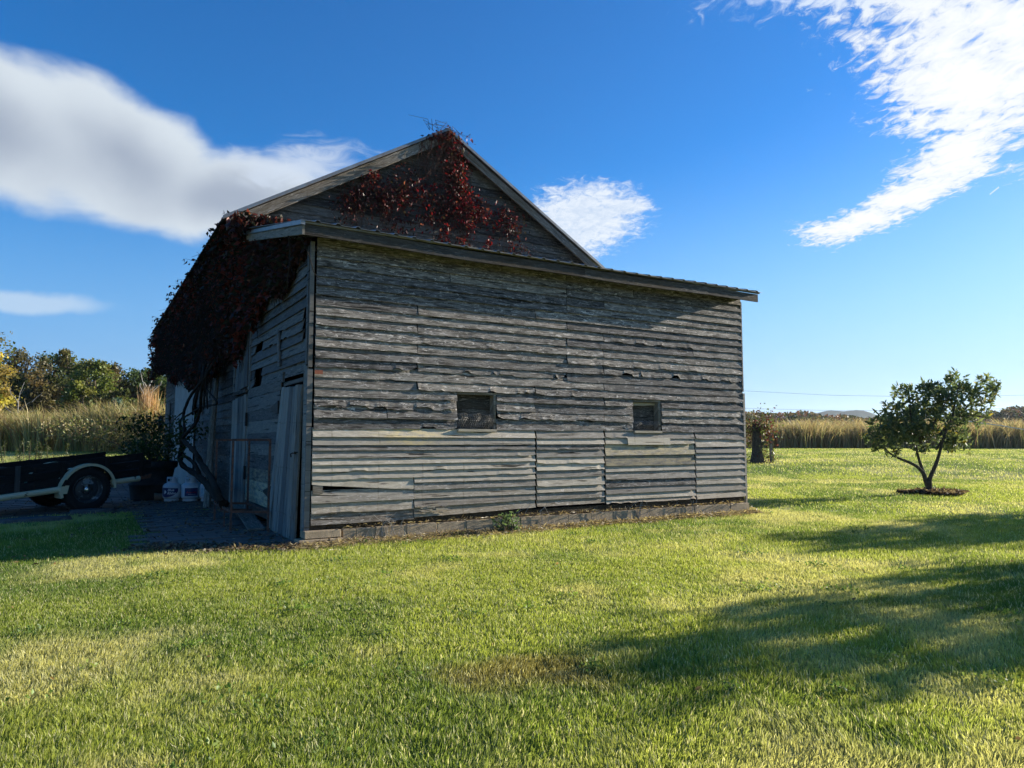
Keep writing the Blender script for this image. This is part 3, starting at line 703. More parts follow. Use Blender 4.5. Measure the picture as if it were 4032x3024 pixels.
for i, h in enumerate(hs):
    t1_ = 1.80 - (1.80 - 1.27) * (zz / 2.1)
    board(mb, lambda u, z, o_: SP(u, z - .00 + (3.6 - u) * -.0, o_), t1_, 3.62, zz, zz + h, off0=.050, off1=.046, th=.02, tone=[.6, .9, .8, .25, .2, .35, .4, .55, .3, .5, .3][i], lich=[0, .8, .9, .45, 0, .0, 0, .1, 0, 0, 0][i], warp=.004, rag=.003, sag=(-.0, 0))
    zz += h
d2 = mb.build('door', 'side_wood', barn); tag(d2, 'door of wide horizontal boards with peeling white paint')
for (t_, z_) in ((1.36, 1.72), (1.72, .52)):
    mb = MB(); mb.add([SP(t_ - .02, z_ + .09, .078), SP(t_ + .42, z_ + .01, .078), SP(t_ + .42, z_ - .02, .078), SP(t_ - .02, z_ - .09, .078), SP(t_ - .02, z_ + .09, .055), SP(t_ + .42, z_ + .01, .055), SP(t_ + .42, z_ - .02, .055), SP(t_ - .02, z_ - .09, .055)],
           [(0, 1, 2, 3), (7, 6, 5, 4), (0, 4, 5, 1), (1, 5, 6, 2), (2, 6, 7, 3), (3, 7, 4, 0)]); mb.build('hinge', 'iron', d2)
for z_ in (1.5, .62):
    mb = MB(); mb.box(SP(3.58, z_, .06), N * .07, W * -.03, Z * .22); mb.build('hinge', 'iron', d2)
mb = MB(); planks(mb, 5, (3.72, 5.02), (3.72, 5.10), (2.04, 1.98), (.10, .14), .060, .8)
d3 = mb.build('door', 'side_wood', barn); tag(d3, 'narrow pale plank door between the boarded door and the leaning pole')
mb = MB(); planks(mb, 4, (3.66, 4.50), (3.66, 4.85), (3.2, 3.1), (2.16, 2.08), .062, .7); mb.box(SP(3.66, 2.06, .09), N * 1.2, W * .05, Z * .06); mb.build('loft_shutter', 'side_wood', barn)
for a_ in ((SP(3.60, 2.1, .045), N * .14, W * .03, Z * 1.75, (.3, .9, 0)), (SP(3.60, .1, .045), N * .10, W * .03, Z * 1.98, (.9, .6, 0)), (SP(4.92, 2.15, .06), N * .09, W * .03, Z * 1.3, (.9, .6, 0)),
           (SP(1.40, 2.30, .060), N * .10, W * .018, Z * .52 + N * .1, (.2, .8, 0)), (SP(1.20, 2.06, .05), N * .09, W * .03, Z * .14, (.2, .6, 0))):
    mb = MB(); mb.box(*a_); mb.build('batten', 'side_wood', barn)
mb = MB(); mb.box(SP(.2, 2.00, .035), N * 1.0, W * .02, Z * .05, (.4, .5, 0)); mb.build('lintel', 'side_wood', barn)
mp = ribbed('metal_panel', lambda x, k_, dz_: SP(10.35 + x, .04 + 3.75 * k_, .07 + dz_ * 1.2), 4.4, .30, .035, 'metal_panel')
tag(mp, 'tall pale ribbed metal door behind the vine trunk')
mb = MB(); planks(mb, 5, (16.6, 18.0), (16.6, 18.2), (2.5, 2.5), (.1, .12), .06, .35)
for z_ in (.6, 1.1, 1.9): mb.box(SP(16.5, z_, .09), N * .12, W * .03, Z * .16)
d4 = mb.build('door', 'side_wood', barn); tag(d4, 'dark door at the far end of the side wall')

# ---------------------------------------------------------------- creeper on the side wall
def poly_rand(fnlow, fnhigh, t0, t1, n, rs):
    t = rs.uniform(t0, t1, n); lo = fnlow(t); hi = fnhigh(t); z = lo + (hi - lo) * rs.random(n); return t, z
rv = np.random.default_rng(21)
def arr(fn, u, z, off): 
    o = np.array(fn(0, 0, 0)); du = np.array(fn(1, 0, 0)) - o; do = np.array(fn(0, 0, 1)) - o
    return o + u[:, None] * du + np.array([0, 0, 1.]) * z[:, None] + off[:, None] * do
lowx = [.10, .5, 1.2, 2.3, 3.5, 3.8, 4.2, 5.0, 7.9, 10, 12.3, 14, 16, 18.6]; lowz = [3.45, 3.4, 3.3, 3.25, 3.2, 2.8, 2.65, 2.6, 2.55, 2.6, 2.95, 3.1, 3.35, 3.6]
vlow = lambda t: np.interp(t, lowx, lowz) + .42 * (vn(t * 1.0, t * 0, .6) - .35) + .30 * (vn(t, t * 0 + 3, .17) - .5)
vhigh = lambda t: np.where(t < 3.9, 3.76 + .235 * np.minimum(t, 3.9), 5.0)
vtop = lambda t: np.where(t < 3.9, 3.72 + .235 * np.minimum(t, 3.9), 4.95)
vine = empty('climbing_vine', SP(5.9, 0, .75), 'huge dark creeper smothering the side wall of the barn with its twisted trunk', 'vine')
P_ = []
def bulge(t, z):
    hi = vhigh(t); f = np.clip((z - vlow(t)) / np.maximum(hi - vlow(t), .3), 0, 1)
    b = .08 + .30 * np.sin(np.clip(f, 0, 1) * 2.6 + .35) * ss(3.2, 6, t) + .10 * ss(0, 3, t)
    return np.minimum(b * (.6 + .8 * vn(t, z, .8)), .34)
t_, z_ = poly_rand(vlow, vhigh, .12, 18.7, 60000, rv)
kp = rv.random(len(t_)) < np.where(t_ < 3.6, .8 * ss(.1, 1.3, t_) + .14, 1.0); kp &= rv.random(len(t_)) < (.45 + .9 * vn(t_, z_, .5)); t_, z_ = t_[kp], z_[kp]
off = bulge(t_, z_) * (1 - .45 * rv.random(len(t_)) ** 2)
P_.append(arr(SP, t_, z_, off))
# over the eave and hanging sprays
n = 6000; t_ = rv.uniform(3.5, 18.9, n); q = rv.random(n); P_.append(arr(SP, t_, 4.90 + .045 * rv.normal(size=n) + q * .03, .36 + .05 * rv.normal(size=n)))
n = 5000; t_ = rv.uniform(4.5, 18.8, n); P_.append(arr(SP, t_, 4.85 - rv.random(n) ** 1.3 * .9 * (.5 + vn(t_, t_ * 0, .6)), .30 + .08 * rv.random(n) * vn(t_, t_ * 0 + 5, .5)))
strands = MB()
for i in range(44):          # loose tendrils sticking out past the eave
    t0 = random.uniform(3.6, 18.9); p0 = SP(t0, 4.95 + random.uniform(-.1, .05), .36); d = Vector(-W) * random.uniform(.1, .35) + Z * random.uniform(-.35, .3) + N * random.uniform(-.25, .25)
    pts = [p0, p0 + d * .5 + Z * .06, p0 + d]; strands.tube(pts, [.006, .005, .003], 4); k_ = random.randint(2, 9)
    P_.append(np.array([tuple(p0 + d * random.uniform(.3, 1.05) + Vector((random.gauss(0, .03), random.gauss(0, .03), random.gauss(0, .03)))) for _ in range(k_)]))
for i in range(60):          # far end of the mass hanging past the barn corner
    t0 = random.uniform(17.2, 18.7); z0 = random.uniform(3.5, 4.9); p0 = SP(t0, z0, .35); d = Vector(-W) * random.uniform(.1, .30) + Z * random.uniform(-.4, .05)
    strands.tube([p0, p0 + d * .5, p0 + d], [.006, .005, .003], 4); P_.append(np.array([tuple(p0 + d * random.uniform(.2, 1.0) + Vector((random.gauss(0, .04), 0, random.gauss(0, .05)))) for _ in range(8)]))
# wisps over the left verge of the lean-to roof and the gutter corner
n = 700; P_.append(np.array([tuple(CR + W * random.uniform(-.5, .35) + N * (DB - random.uniform(.1, .9)) + Z * (4.72 + random.uniform(-.1, .16))) for _ in range(n)]))
P_ = np.concatenate(P_)
V, F = leaves(P_, .115, .62, (0, 0, -1), .7, rv)
nl = len(P_); pick = rv.random(nl); patch = vn(P_[:, 1] * 1.0, P_[:, 2], .7)
C = np.where((pick < .30)[:, None], [.034, .032, .020], [.060, .024, .020]); C = np.where(((pick > .62) & (patch > .45))[:, None], [.16, .034, .024], C); C = np.where((pick > .992)[:, None], [.22, .09, .05], C)
C = C * rv.uniform(.6, 1.35, nl)[:, None]
npmesh('foliage', V, F, np.repeat(C, 4, 0), 'vine_leaf', vine)
for i in range(1100):         # thin stems creeping through and below the leaf mass
    t0 = random.uniform(.3, 17); z0 = float(vlow(np.array([t0]))[0]) + random.uniform(-.25, 1.0); L = random.uniform(.3, .9); k_ = random.uniform(-1, 1)
    zc_ = min(z0 + L, float(vtop(np.array([t0]))[0]) - .05)
    if zc_ < z0 + .15: continue
    o_ = .06 + random.random() * (.5 if t0 > 4.2 else .12)
    strands.tube([SP(t0, z0, o_ * .7), SP(t0 + .12 * k_, (z0 + zc_) / 2 + .03, o_), SP(t0 + .25 * k_ + .05, zc_, o_ * .8)], [.004, .006, .006], 4)
for i in range(34):          # bleached tendrils above the lean-to verge
    s0 = random.uniform(-.45, .5); t0 = DB - random.uniform(.1, .9); p0 = CR + W * s0 + N * t0 + Z * 4.70
    pts = [p0, p0 + W * random.uniform(-.1, .2) + Z * random.uniform(.08, .2), p0 + W * random.uniform(.0, .35) + Z * random.uniform(.0, .16) - N * .1]; strands.tube(pts, [.008, .007, .004], 4)
strands.tube([SP(.02, 3.78, .30), SP(.04, 3.60, .27), SP(-.02, 3.38, .29), SP(.03, 3.20, .30), SP(.12, 3.12, .27)], [.010, .009, .008, .006, .004], 5)
strands.tube([SP(-.2, 3.72, .2), SP(-.22, 3.5, .1), SP(-.25, 3.3, .05), SP(-.3, 3.2, .0)], [.006, .006, .005, .003], 5)
strands.build('tendrils', 'vine_bark', vine)
def q5(x, y, off): X, Y = src(600, 1400, 2.0743, x, y); return on_plane(X, Y, SP(0, 0, off), W)
mb = MB()
def stem(pts, r0, r1, off=.55, n=9):
    """smooth twisting stem through traced points"""
    P3 = [q5(x, y, off + .05 * math.sin(i * 1.7)) for i, (x, y) in enumerate(pts)]; out = []
    for i in range(len(P3) - 1):
        a = P3[max(i - 1, 0)]; b = P3[i]; c_ = P3[i + 1]; d = P3[min(i + 2, len(P3) - 1)]
        for k_ in range(4):
            f = k_ / 4; out.append(.5 * ((2 * b) + (c_ - a) * f + (2 * a - 5 * b + 4 * c_ - d) * f * f + (3 * b - a - 3 * c_ + d) * f ** 3))
    out.append(P3[-1]); m_ = len(out)
    mb.tube(out, [.68 * (r0 + (r1 - r0) * i / m_) * (1 + .16 * math.sin(i * 1.9 + r0 * 90)) for i in range(m_)], n, (random.random(), 0, 0))
stem([(585, 1215), (500, 1120), (430, 1035), (340, 960), (250, 900), (222, 830), (238, 760), (235, 690)], .095, .06)
stem([(560, 1195), (520, 1090), (470, 985), (400, 880), (350, 790), (275, 715), (240, 680)], .08, .06, .62)
stem([(390, 985), (355, 900), (300, 845), (245, 800), (262, 740), (240, 680)], .055, .04, .50)
stem([(240, 690), (232, 600), (225, 540), (245, 515), (262, 450), (310, 330), (380, 250), (430, 150), (470, 60)], .055, .028)
stem([(245, 680), (262, 620), (255, 520), (262, 440), (330, 300), (400, 210), (420, 90)], .045, .03, .6)
stem([(250, 670), (320, 590), (370, 520), (372, 440), (345, 420), (370, 300), (400, 180), (440, 60)], .05, .03)
stem([(245, 670), (300, 610), (350, 560), (385, 460), (395, 340), (420, 200), (500, 60)], .04, .025, .65)
stem([(262, 500), (310, 475), (380, 430), (450, 410), (528, 392), (490, 330), (440, 270), (430, 200)], .032, .020)
stem([(258, 455), (215, 490), (175, 530), (150, 600)], .026, .010, .5)
stem([(330, 480), (335, 400), (350, 320), (395, 190), (420, 60)], .032, .024, .5)
stem([(240, 700), (205, 660), (190, 640)], .025, .012); stem([(245, 705), (290, 712)], .03, .02)
for i in range(14):
    x0 = random.uniform(360, 480); stem([(x0, random.uniform(260, 480)), (x0 + random.uniform(-20, 30), 180), (x0 + random.uniform(-30, 90), 40)], .014, .010, random.uniform(.3, .6), 5)
mb.build('trunk', 'vine_bark', vine, smooth=True)

# ---------------------------------------------------------------- red creeper on the gable
gv = empty('gable_vine', GP(3.4, 4.6, .1), 'thin creeper with scarlet leaves draped down the gable from the roof peak', 'vine')
def g5(x, y, off=.1): X, Y = src(1350, 500, 2.765, x, y); return on_plane(X, Y, GP(0, 0, off), N)
P_ = []; C_ = []; mb = MB()
def cluster(x, y, rx, ry, n, red, off=.10):
    for i in range(n):
        p_ = g5(x + random.gauss(0, rx), y + random.gauss(0, ry), off + random.random() * .16)
        P_.append(tuple(p_)); C_.append(((.20, .014, .018) if random.random() < .82 else (.38, .12, .08)) if random.random() < red * .7 else ((.075, .020, .020) if random.random() < .7 else (.05, .036, .024)))
for a in ((1120, 90, 80, 30, 120, .15, .18), (1180, 200, 60, 90, 160, .2), (1290, 220, 55, 60, 110, .55), (1220, 420, 60, 90, 190, .6), (1310, 470, 40, 50, 70, .75), (1180, 560, 60, 110, 170, .5), (1300, 650, 50, 90, 150, .6),
          (1340, 850, 90, 80, 330, .7), (1380, 1000, 40, 80, 160, .8), (1500, 930, 60, 60, 160, .6), (1160, 850, 110, 130, 260, .25), (1150, 1080, 40, 60, 60, .6), (1080, 1200, 40, 50, 60, .5), (1290, 1220, 50, 50, 80, .3), (1590, 1250, 22, 40, 60, .85),
          (860, 650, 60, 60, 60, .5), (660, 780, 60, 50, 110, .45), (640, 620, 110, 100, 200, .12), (300, 540, 55, 65, 170, .35), (450, 800, 60, 80, 200, .08), (250, 760, 130, 100, 260, .03), (80, 850, 90, 100, 170, .02), (620, 1050, 90, 70, 110, .03),
          (900, 880, 130, 130, 200, .12), (950, 950, 60, 60, 60, .5), (1750, 1020, 110, 90, 230, .22), (1850, 1120, 90, 120, 150, .15), (1760, 940, 30, 40, 25, .7), (1900, 1330, 60, 60, 60, .0), (1000, 640, 30, 20, 14, .9), (980, 100, 50, 18, 50, .0)): cluster(*a)
keep_ = rv.random(len(P_)) < 1.1; P_ = np.array(P_)[keep_]; C_ = np.array(C_)[keep_]; V, F = leaves(P_, .075, .5, (0, 0, -1), .9, rv)
C = np.array(C_) * rv.uniform(.7, 1.3, len(P_))[:, None]; npmesh('foliage', V, F, np.repeat(C, 4, 0), 'vine_leaf', gv)
def hang(x, y, n_, L, off=.14, sx=30):
    for i in range(n_):
        X = x + random.gauss(0, sx); Y = y + random.gauss(0, 18); p0 = g5(X, Y, off); pts = [p0]; l_ = L * random.uniform(.5, 1.2)
        for k_ in range(1, 5): pts.append(p0 - Z * l_ * k_ / 4 + W * random.gauss(0, .05) * k_ ** .5 - N * random.uniform(0, .05))
        mb.tube(pts, [.006, .006, .005, .004, .003], 4)
hang(1100, 90, 40, .9, .2, 70); hang(1200, 200, 30, 1.3); hang(1250, 500, 24, 1.2); hang(1340, 650, 24, 1.3); hang(460, 640, 30, .9, .12, 60); hang(300, 440, 14, .6); hang(650, 480, 20, .9, .12, 80); hang(850, 350, 16, .8, .1, 80); hang(1750, 880, 10, .9, .1, 60); hang(150, 620, 26, 1.0, .1, 90); hang(1080, 700, 20, 1.0, .1, 80); hang(950, 150, 16, .7, .2, 60)
for i in range(26):
    a = random.random(); p0 = g5(1330 + a * 180, 690 + a * 140, .16); mb.tube([p0, g5(1480 + a * 60, 780 + a * 60, .2), g5(1560 + random.uniform(0, 60), 860 + random.uniform(-20, 25), .26)], [.008, .007, .004], 4)
for i in range(12):          # curls over the peak
    p0 = GP(3.5 + random.uniform(-.5, .4), 7.22, .25); mb.tube([p0, p0 + Z * random.uniform(.1, .26) + W * random.gauss(0, .12), p0 + Z * random.uniform(.0, .22) + W * random.gauss(.08, .25)], [.006, .005, .003], 4)
for i in range(26):
    x0 = random.uniform(100, 1900); y0 = random.uniform(620, 1150)
    mb.tube([g5(x0, y0, .05), g5(x0 + random.uniform(-80, 80), y0 + random.uniform(-60, 60), .08), g5(x0 + random.uniform(-170, 170), y0 + random.uniform(-110, 110), .05)], [.004, .004, .003], 4)
mb.build('tendrils', 'red_twig', gv)

# ---------------------------------------------------------------- leaning pole, rusty frame, board
mb = MB(); mb.tube([SP(5.72, .0, .34), SP(5.85, .7, .30), SP(6.1, 1.5, .24), SP(6.35, 2.1, .17), SP(6.62, 2.66, .10)], [.075, .07, .065, .055, .04], 8, (.4, .35, 0))
tag(mb.build('leaning_pole', 'weathered_wood'), 'weathered split pole leaning on the side wall behind the rusty frame', 'pole')
fr = empty('metal_frame', (-3.9, 10.5, 0), 'rusty open frame of square steel tube standing by the barn doors', 'frame')
FL, FR_, BL = Vector((-3.90, 9.93, 0)), Vector((-3.36, 9.86, 0)), Vector((-4.69, 11.29, 0)); FR_ = FL + (FR_ - FL); BR = BL + FR_ - FL
HF = on_plane(*src(600, 1400, 2.0743, 655, 678), FL, Vector((0, 1, 0))).z
ex = (FR_ - FL); ey = (BL - FL); k_ = .032
exn, eyn = ex.normalized(), ey.normalized()
mb0 = None
for p_ in (FL, FR_, BL, BR):
    mb = MB(); mb.box(p_, exn * k_, eyn * k_, Z * (HF - .035)); mb.build('post', 'rust', fr)
for z_, sd in ((HF - .034, (0, 1)), (.26, (0, 1, 2, 3))):
    for q in sd:
        mb = MB()
        if q == 0: mb.box(FL + exn * k_ * (z_ < 1) + Z * z_, ex + exn * k_ * (1 if z_ > 1 else -1), eyn * k_, Z * .032)
        if q == 1: mb.box(BL + exn * k_ * (z_ < 1) + Z * z_, ex + exn * k_ * (1 if z_ > 1 else -1), eyn * k_, Z * .032)
        if q == 2: mb.box(FL + eyn * k_ + Z * z_, exn * k_, ey - eyn * k_, Z * .032)
        if q == 3: mb.box(FR_ + eyn * k_ + Z * z_, exn * k_, ey - eyn * k_, Z * .032)
        mb.build('rail', 'rust', fr)
mb = MB(); mb.box(FL + ey * .45 + exn * k_ + Z * .20, ex - exn * k_, eyn * k_, Z * .03); mb.build('rail', 'rust', fr)
mb = MB(); mb.box(FL + ey * .7 + exn * k_ + Z * .20, ex - exn * k_, eyn * k_, Z * .03); mb.build('rail', 'rust', fr)
mb = MB(); mb.box(FL + ey * .35 + Z * .0, exn * .02, eyn * .02, Z * .26); mb.build('post', 'rust', fr)
p0, p1 = Vector((-4.72, 12.1, .16)), Vector((-3.62, 9.86, .025)); dd = p1 - p0; sd_ = Vector((.20, .10, 0))
mb = MB(); mb.box(p0, dd, sd_, Z * .022, (.3, .3, 0)); tag(mb.build('loose_board', 'weathered_wood'), 'grey plank lying slanted through the foot of the rusty frame', 'board')

# ---------------------------------------------------------------- gas tanks
def text_on_cyl(body, size, r, ang0, z0, mat, name, parent, shear=.25, xs=1.0, bold=.0):
    cu = bpy.data.curves.new(name, 'FONT'); cu.body = body; cu.size = size; cu.align_x = 'CENTER'; cu.shear = shear; cu.extrude = 0; cu.offset = bold; cu.resolution_u = 3
    o = bpy.data.objects.new(name, cu); COL.objects.link(o); dg = bpy.context.evaluated_depsgraph_get(); me = bpy.data.meshes.new_from_object(o.evaluated_get(dg))
    bpy.data.objects.remove(o)
    for v in me.vertices:
        a = ang0 + v.co.x * xs / r; v.co = Vector((math.cos(a) * r, math.sin(a) * r, z0 + v.co.y))
    return link(name, me, mat, parent, True)
def band(r, a0, a1, z0, z1, n=14, shape=None):
    mb = MB(); V = []; F = []
    for i in range(n + 1):
        f = i / n; a = a0 + (a1 - a0) * f; lo, hi = (z0, z1) if shape is None else shape(f)
        V += [(math.cos(a) * r, math.sin(a) * r, lo), (math.cos(a) * r, math.sin(a) * r, hi)]
    for i in range(n): F.append((2 * i, 2 * i + 2, 2 * i + 3, 2 * i + 1))
    mb.add(V, F); return mb
FACE = math.atan2(-14.6, 6.8)     # towards the camera
def tank(name, loc, label, kind):
    t = empty(name, loc, label, 'gas tank', 'propane tanks beside the vine trunk'); r = .176
    mb = MB(); mb.lathe((0, 0, 0), (0, 0, 1), [(.13, .0), (.142, .0), (.142, .035), (.10, .04)], 32)
    mb.lathe((0, 0, 0), (0, 0, 1), [(0.0, .03), (.12, .038), (.163, .07), (r, .11), (r, .285), (.168, .325), (.135, .362), (.08, .378), (0, .382)], 36); mb.build('body', 'tank_white', t, True, True)
    mb = MB(); rc = .098
    for h0, h1, a, b in ((.368, .405, 0, 2 * math.pi), (.405, .46, .6, 2.1), (.405, .46, 2.9, 3.8), (.405, .46, 4.6, 6.1), (.46, .495, -.3, 5.6)):
        off_ = FACE + .55 + math.pi / 2 - .6 + 0
        mb.lathe((0, 0, 0), (0, 0, 1), [(rc, h0), (rc + .004, h0), (rc + .004, h1), (rc, h1), (rc, h0)], 20, a0=off_ + a, a1=off_ + b)
    mb.build('collar', 'tank_white', t, True)
    mb = MB(); mb.lathe((0, 0, 0), (0, 0, 1), [(.018, .375), (.018, .43), (.03, .43), (.03, .455), (0, .457)], 12); mb.tube([(0, 0, .41), (math.cos(FACE) * .055, math.sin(FACE) * .055, .41)], .014, 8); mb.build('valve', 'brass', t, True)
    if kind == 1:
        sh = lambda f: (.20 - .125 * math.sin(min(1, .12 + f * .9) * math.pi) ** .6 * (1 - f * .25), .285 - .02 * f)
        band(r + .0015, FACE - 1.35, FACE + .72, 0, 0, 24, sh).build('label', 'label_navy', t, True)
        text_on_cyl('Blue', .068, r + .003, FACE - .12, .212, 'label_print', 'lettering', t, .3, 1.05, .0016); text_on_cyl('Rhino', .068, r + .003, FACE - .02, .148, 'label_print', 'lettering', t, .3, 1.05, .0016)
        mb = band(r + .003, FACE - .86, FACE - .60, .15, .24, 6, lambda f: (.15 + .03 * f, .235 - .05 * abs(f - .4))); mb.build('emblem', 'label_print', t, True)
    if kind == 2:
        band(r + .001, FACE - .95, FACE + .95, .095, .30).build('label', 'label_print', t, True)
        band(r + .002, FACE - .62, FACE + .92, .108, .275).build('label', 'label_navy', t, True)
        text_on_cyl('A', .056, r + .0035, FACE - .34, .17, 'label_red', 'lettering', t, .25, 1.1, .001); text_on_cyl('meriGas', .050, r + .0035, FACE + .24, .17, 'label_red', 'lettering', t, .25, .95, .001)
        text_on_cyl('PROPANE EXCHANGE', .016, r + .0035, FACE + .2, .14, 'label_print', 'lettering', t, 0, 1.0)
    if kind == 3:
        band(r + .001, FACE - .9, FACE + .5, .11, .27).build('label', 'label_pale', t, True)
    return t
def gnd(X, Y): d = px_dir(X, Y); return Vector((0, 0, HC)) + d * (-HC / d.z)
T1 = gnd(*src(0, 1700, 2.458, 1632, 680)); T2 = gnd(*src(0, 1700, 2.458, 1812, 680)); T3 = gnd(*src(0, 1700, 2.458, 1990, 678))
for T_ in (T1, T2, T3): T_.z = .012; T_.y += .12
tank('propane_tank', T1, 'front left white tank with a blue label and pale lettering, next to the clay pipe', 1)
tank('propane_tank', T2, 'front middle white tank with a square navy label', 2)
tank('propane_tank', T3, 'front right white tank with a faded pale blue label, crossed by the vine trunk', 3)
tank('propane_tank', (T1 + T2) / 2 + Vector((.06, .40, 0)), 'white tank in the back row showing between the two blue labelled ones', 0)
tank('propane_tank', (T2 + T3) / 2 + Vector((.03, .42, 0)), 'white tank in the back row behind the faded one, by the vine trunk', 0)
pp = gnd(*src(0, 1700, 2.458, 1490, 672)); pp.z = .085
mb = MB(); mb.lathe(pp + Vector((0, .0, 0)), (.9, .45, 0), [(.062, .0), (.085, .0), (.085, .05), (.075, .06), (.075, .38), (.056, .38), (.056, .03), (.062, 0)], 20); tag(mb.build('clay_pipe', 'pipe_clay', smooth=False), 'short reddish clay pipe lying between planter and tanks', 'pipe')

# ---------------------------------------------------------------- planter with shrub
pc_ = gnd(*src(0, 1700, 2.458, 1448, 660)); pc_.z = .012
pl = empty('planter', pc_, 'large dark round planter pot behind the trailer holding a leafy shrub', 'planter')
mb = MB(); mb.lathe((0, 0, 0), (0, 0, 1), [(0, 0), (.36, 0), (.37, .03), (.405, .30), (.42, .31), (.425, .34), (.41, .35), (.465, .66), (.50, .67), (.52, .70), (.525, .79), (.505, .81), (.47, .81), (.46, .76), (0, .74)], 44); mb.build('pot', 'planter_clay', pl, True, True)
sh = empty('shrub', pc_ + Vector((0, 0, .72)), 'dark leafy shrub growing in the large round planter', 'shrub')
def bush(root, n, rx, ry, rz, zc, size, cols, seed, nstem=12, mat='leaf', lob=9, bark='bark'):
    rs = np.random.default_rng(seed); base = np.array(root.location)
    cs = rs.normal(size=(lob, 3)) * [rx * .55, ry * .55, rz * .45]; cs[:, 2] += zc; per = n // lob; P = []; mbs = MB()
    for c_ in cs:
        u = unit(rs.normal(size=(per, 3))) * (rs.random((per, 1)) ** .5) * np.array([rx, ry, rz]) * .55; P.append(c_ + u)
    for i in range(nstem):
        c_ = cs[i % lob] + rs.normal(size=3) * .12 * rz; c_[2] = max(c_[2], .1)
        mbs.tube([base, base + c_ * [.4, .4, .5] + rs.normal(size=3) * .03, base + c_], [.012 * (1 + rz), .009 * (1 + rz), .004], 5)
    mbs.build('stem', bark, root)
    P = np.concatenate(P); P[:, 2] = np.abs(P[:, 2]); V, F = leaves(P + base, size, .45, (0, 0, 1), .3, rs)
    C = np.array(cols)[rs.integers(0, len(cols), len(P))] * rs.uniform(.6, 1.3, (len(P), 1)); return npmesh('foliage', V, F, np.repeat(C, 4, 0), mat, root)
bush(sh, 1800, .85, .55, .55, .42, .10, [(.03, .06, .02), (.045, .075, .02), (.06, .07, .03)], 4)
b2p = at(296, 976, 39); b2p.z = .55
b2 = empty('shrub', b2p, 'sunlit leafy bush in front of the grass bed near the far corner of the barn', 'shrub'); bush(b2, 1, .5, .5, .5, .5, .1, [(.1, .1, .04)], 5, 2) if False else None
bush(b2, 4200, 3.6, 1.2, 1.25, 1.1, .17, [(.20, .22, .07), (.30, .27, .11), (.42, .34, .18), (.14, .09, .05)], 6)
b2.location = Vector((b2p)); 

# ---------------------------------------------------------------- trailer
TA = R(52); tx = Vector((math.cos(TA), math.sin(TA), 0)); ty = Vector((-math.sin(TA), math.cos(TA), 0)); W0 = Vector((-7.56, 12.71, .012))
tr = empty('utility_trailer', W0 + ty * .9, 'old flatbed trailer with black plank sides, cream frame and fender, parked on the pavers', 'trailer')
TILT = .100
def TP(u, z, y=0):      # along trailer, height (sheared with the tilt), across
    return W0 + tx * u + ty * y + Z * (z + TILT * u)
def tbox(mb, u0, u1, z0, z1, y0, y1, c=None): mb.box(TP(u0, z0, y0), tx * (u1 - u0) + Z * TILT * (u1 - u0), ty * (y1 - y0), Z * (z1 - z0), c)
TW = 1.62
for y0 in (.02, TW):
    for i, (za, zb) in enumerate(((.50, .635), (.648, .775), (.79, .915))):
        mb = MB(); q = random.uniform(-.004, .004)
        tbox(mb, -2.3, (.95, 1.13, .97)[i], za + q, zb + q, y0, y0 + .028, (random.random(), random.random() * .3, 0)); mb.build('side_board', 'black_wood', tr)
    for u in (-2.2, -1.09, -.42, .31, .90):
        mb = MB(); tbox(mb, u, u + .075, .43, .925, y0 - .012 if y0 < 1 else y0 + .028, y0 + (.0 if y0 < 1 else .04)); tbox(mb, u + .02, u + .055, .43, .92, y0 - .022 if y0 < 1 else y0 + .04, y0 - .012 if y0 < 1 else y0 + .05); mb.build('stake_post', 'rim_paint' if u == -1.09 else 'iron', tr)
mb = MB(); tbox(mb, -1.22, -1.19, .45, .92, .05, TW - .01, (.2, .1, 0)); mb.build('front_board', 'black_wood', tr)
mb = MB(); tbox(mb, .98, 1.005, .50, .80, .06, TW - .01, (.2, .1, 0)); mb.build('tail_board', 'black_wood', tr)
mb = MB()
for i in range(9): tbox(mb, -2.3, 1.0, .468, .492, .06 + i * .17, .06 + i * .17 + .16)
mb.build('floor', 'black_wood', tr)
for y0 in (-.035, TW + .06):
    mb = MB(); mb.tube([TP(-2.6, .44, y0), TP(-1.3, .44, y0), TP(-.44, .445, y0)], .052, 14); mb.tube([TP(.40, .445, y0), TP(.90, .45, y0)], .050, 14); mb.build('frame_tube', 'cream_paint', tr, smooth=False)
    mb = MB(); mb.box(TP(.90, .43, y0 - .025), tx * .20 + Z * .02, ty * .05, Z * .055); mb.tube([TP(1.0, .49, y0), TP(1.12, .495, y0)], .016, 6); mb.build('tail_bracket', 'rust', tr)
mb = MB(); mb.box(TP(-2.6, .40, -.03), tx * .06, ty * (TW + .1), Z * .08); mb.tube([TP(-2.6, .43, TW / 2), TP(-3.6, .40, TW / 2)], .05, 10); mb.build('tongue', 'cream_paint', tr)
mb = MB(); mb.tube([W0 + ty * .0 + Z * .37, W0 + ty * TW + Z * .37], .03, 10); mb.build('axle', 'iron', tr)
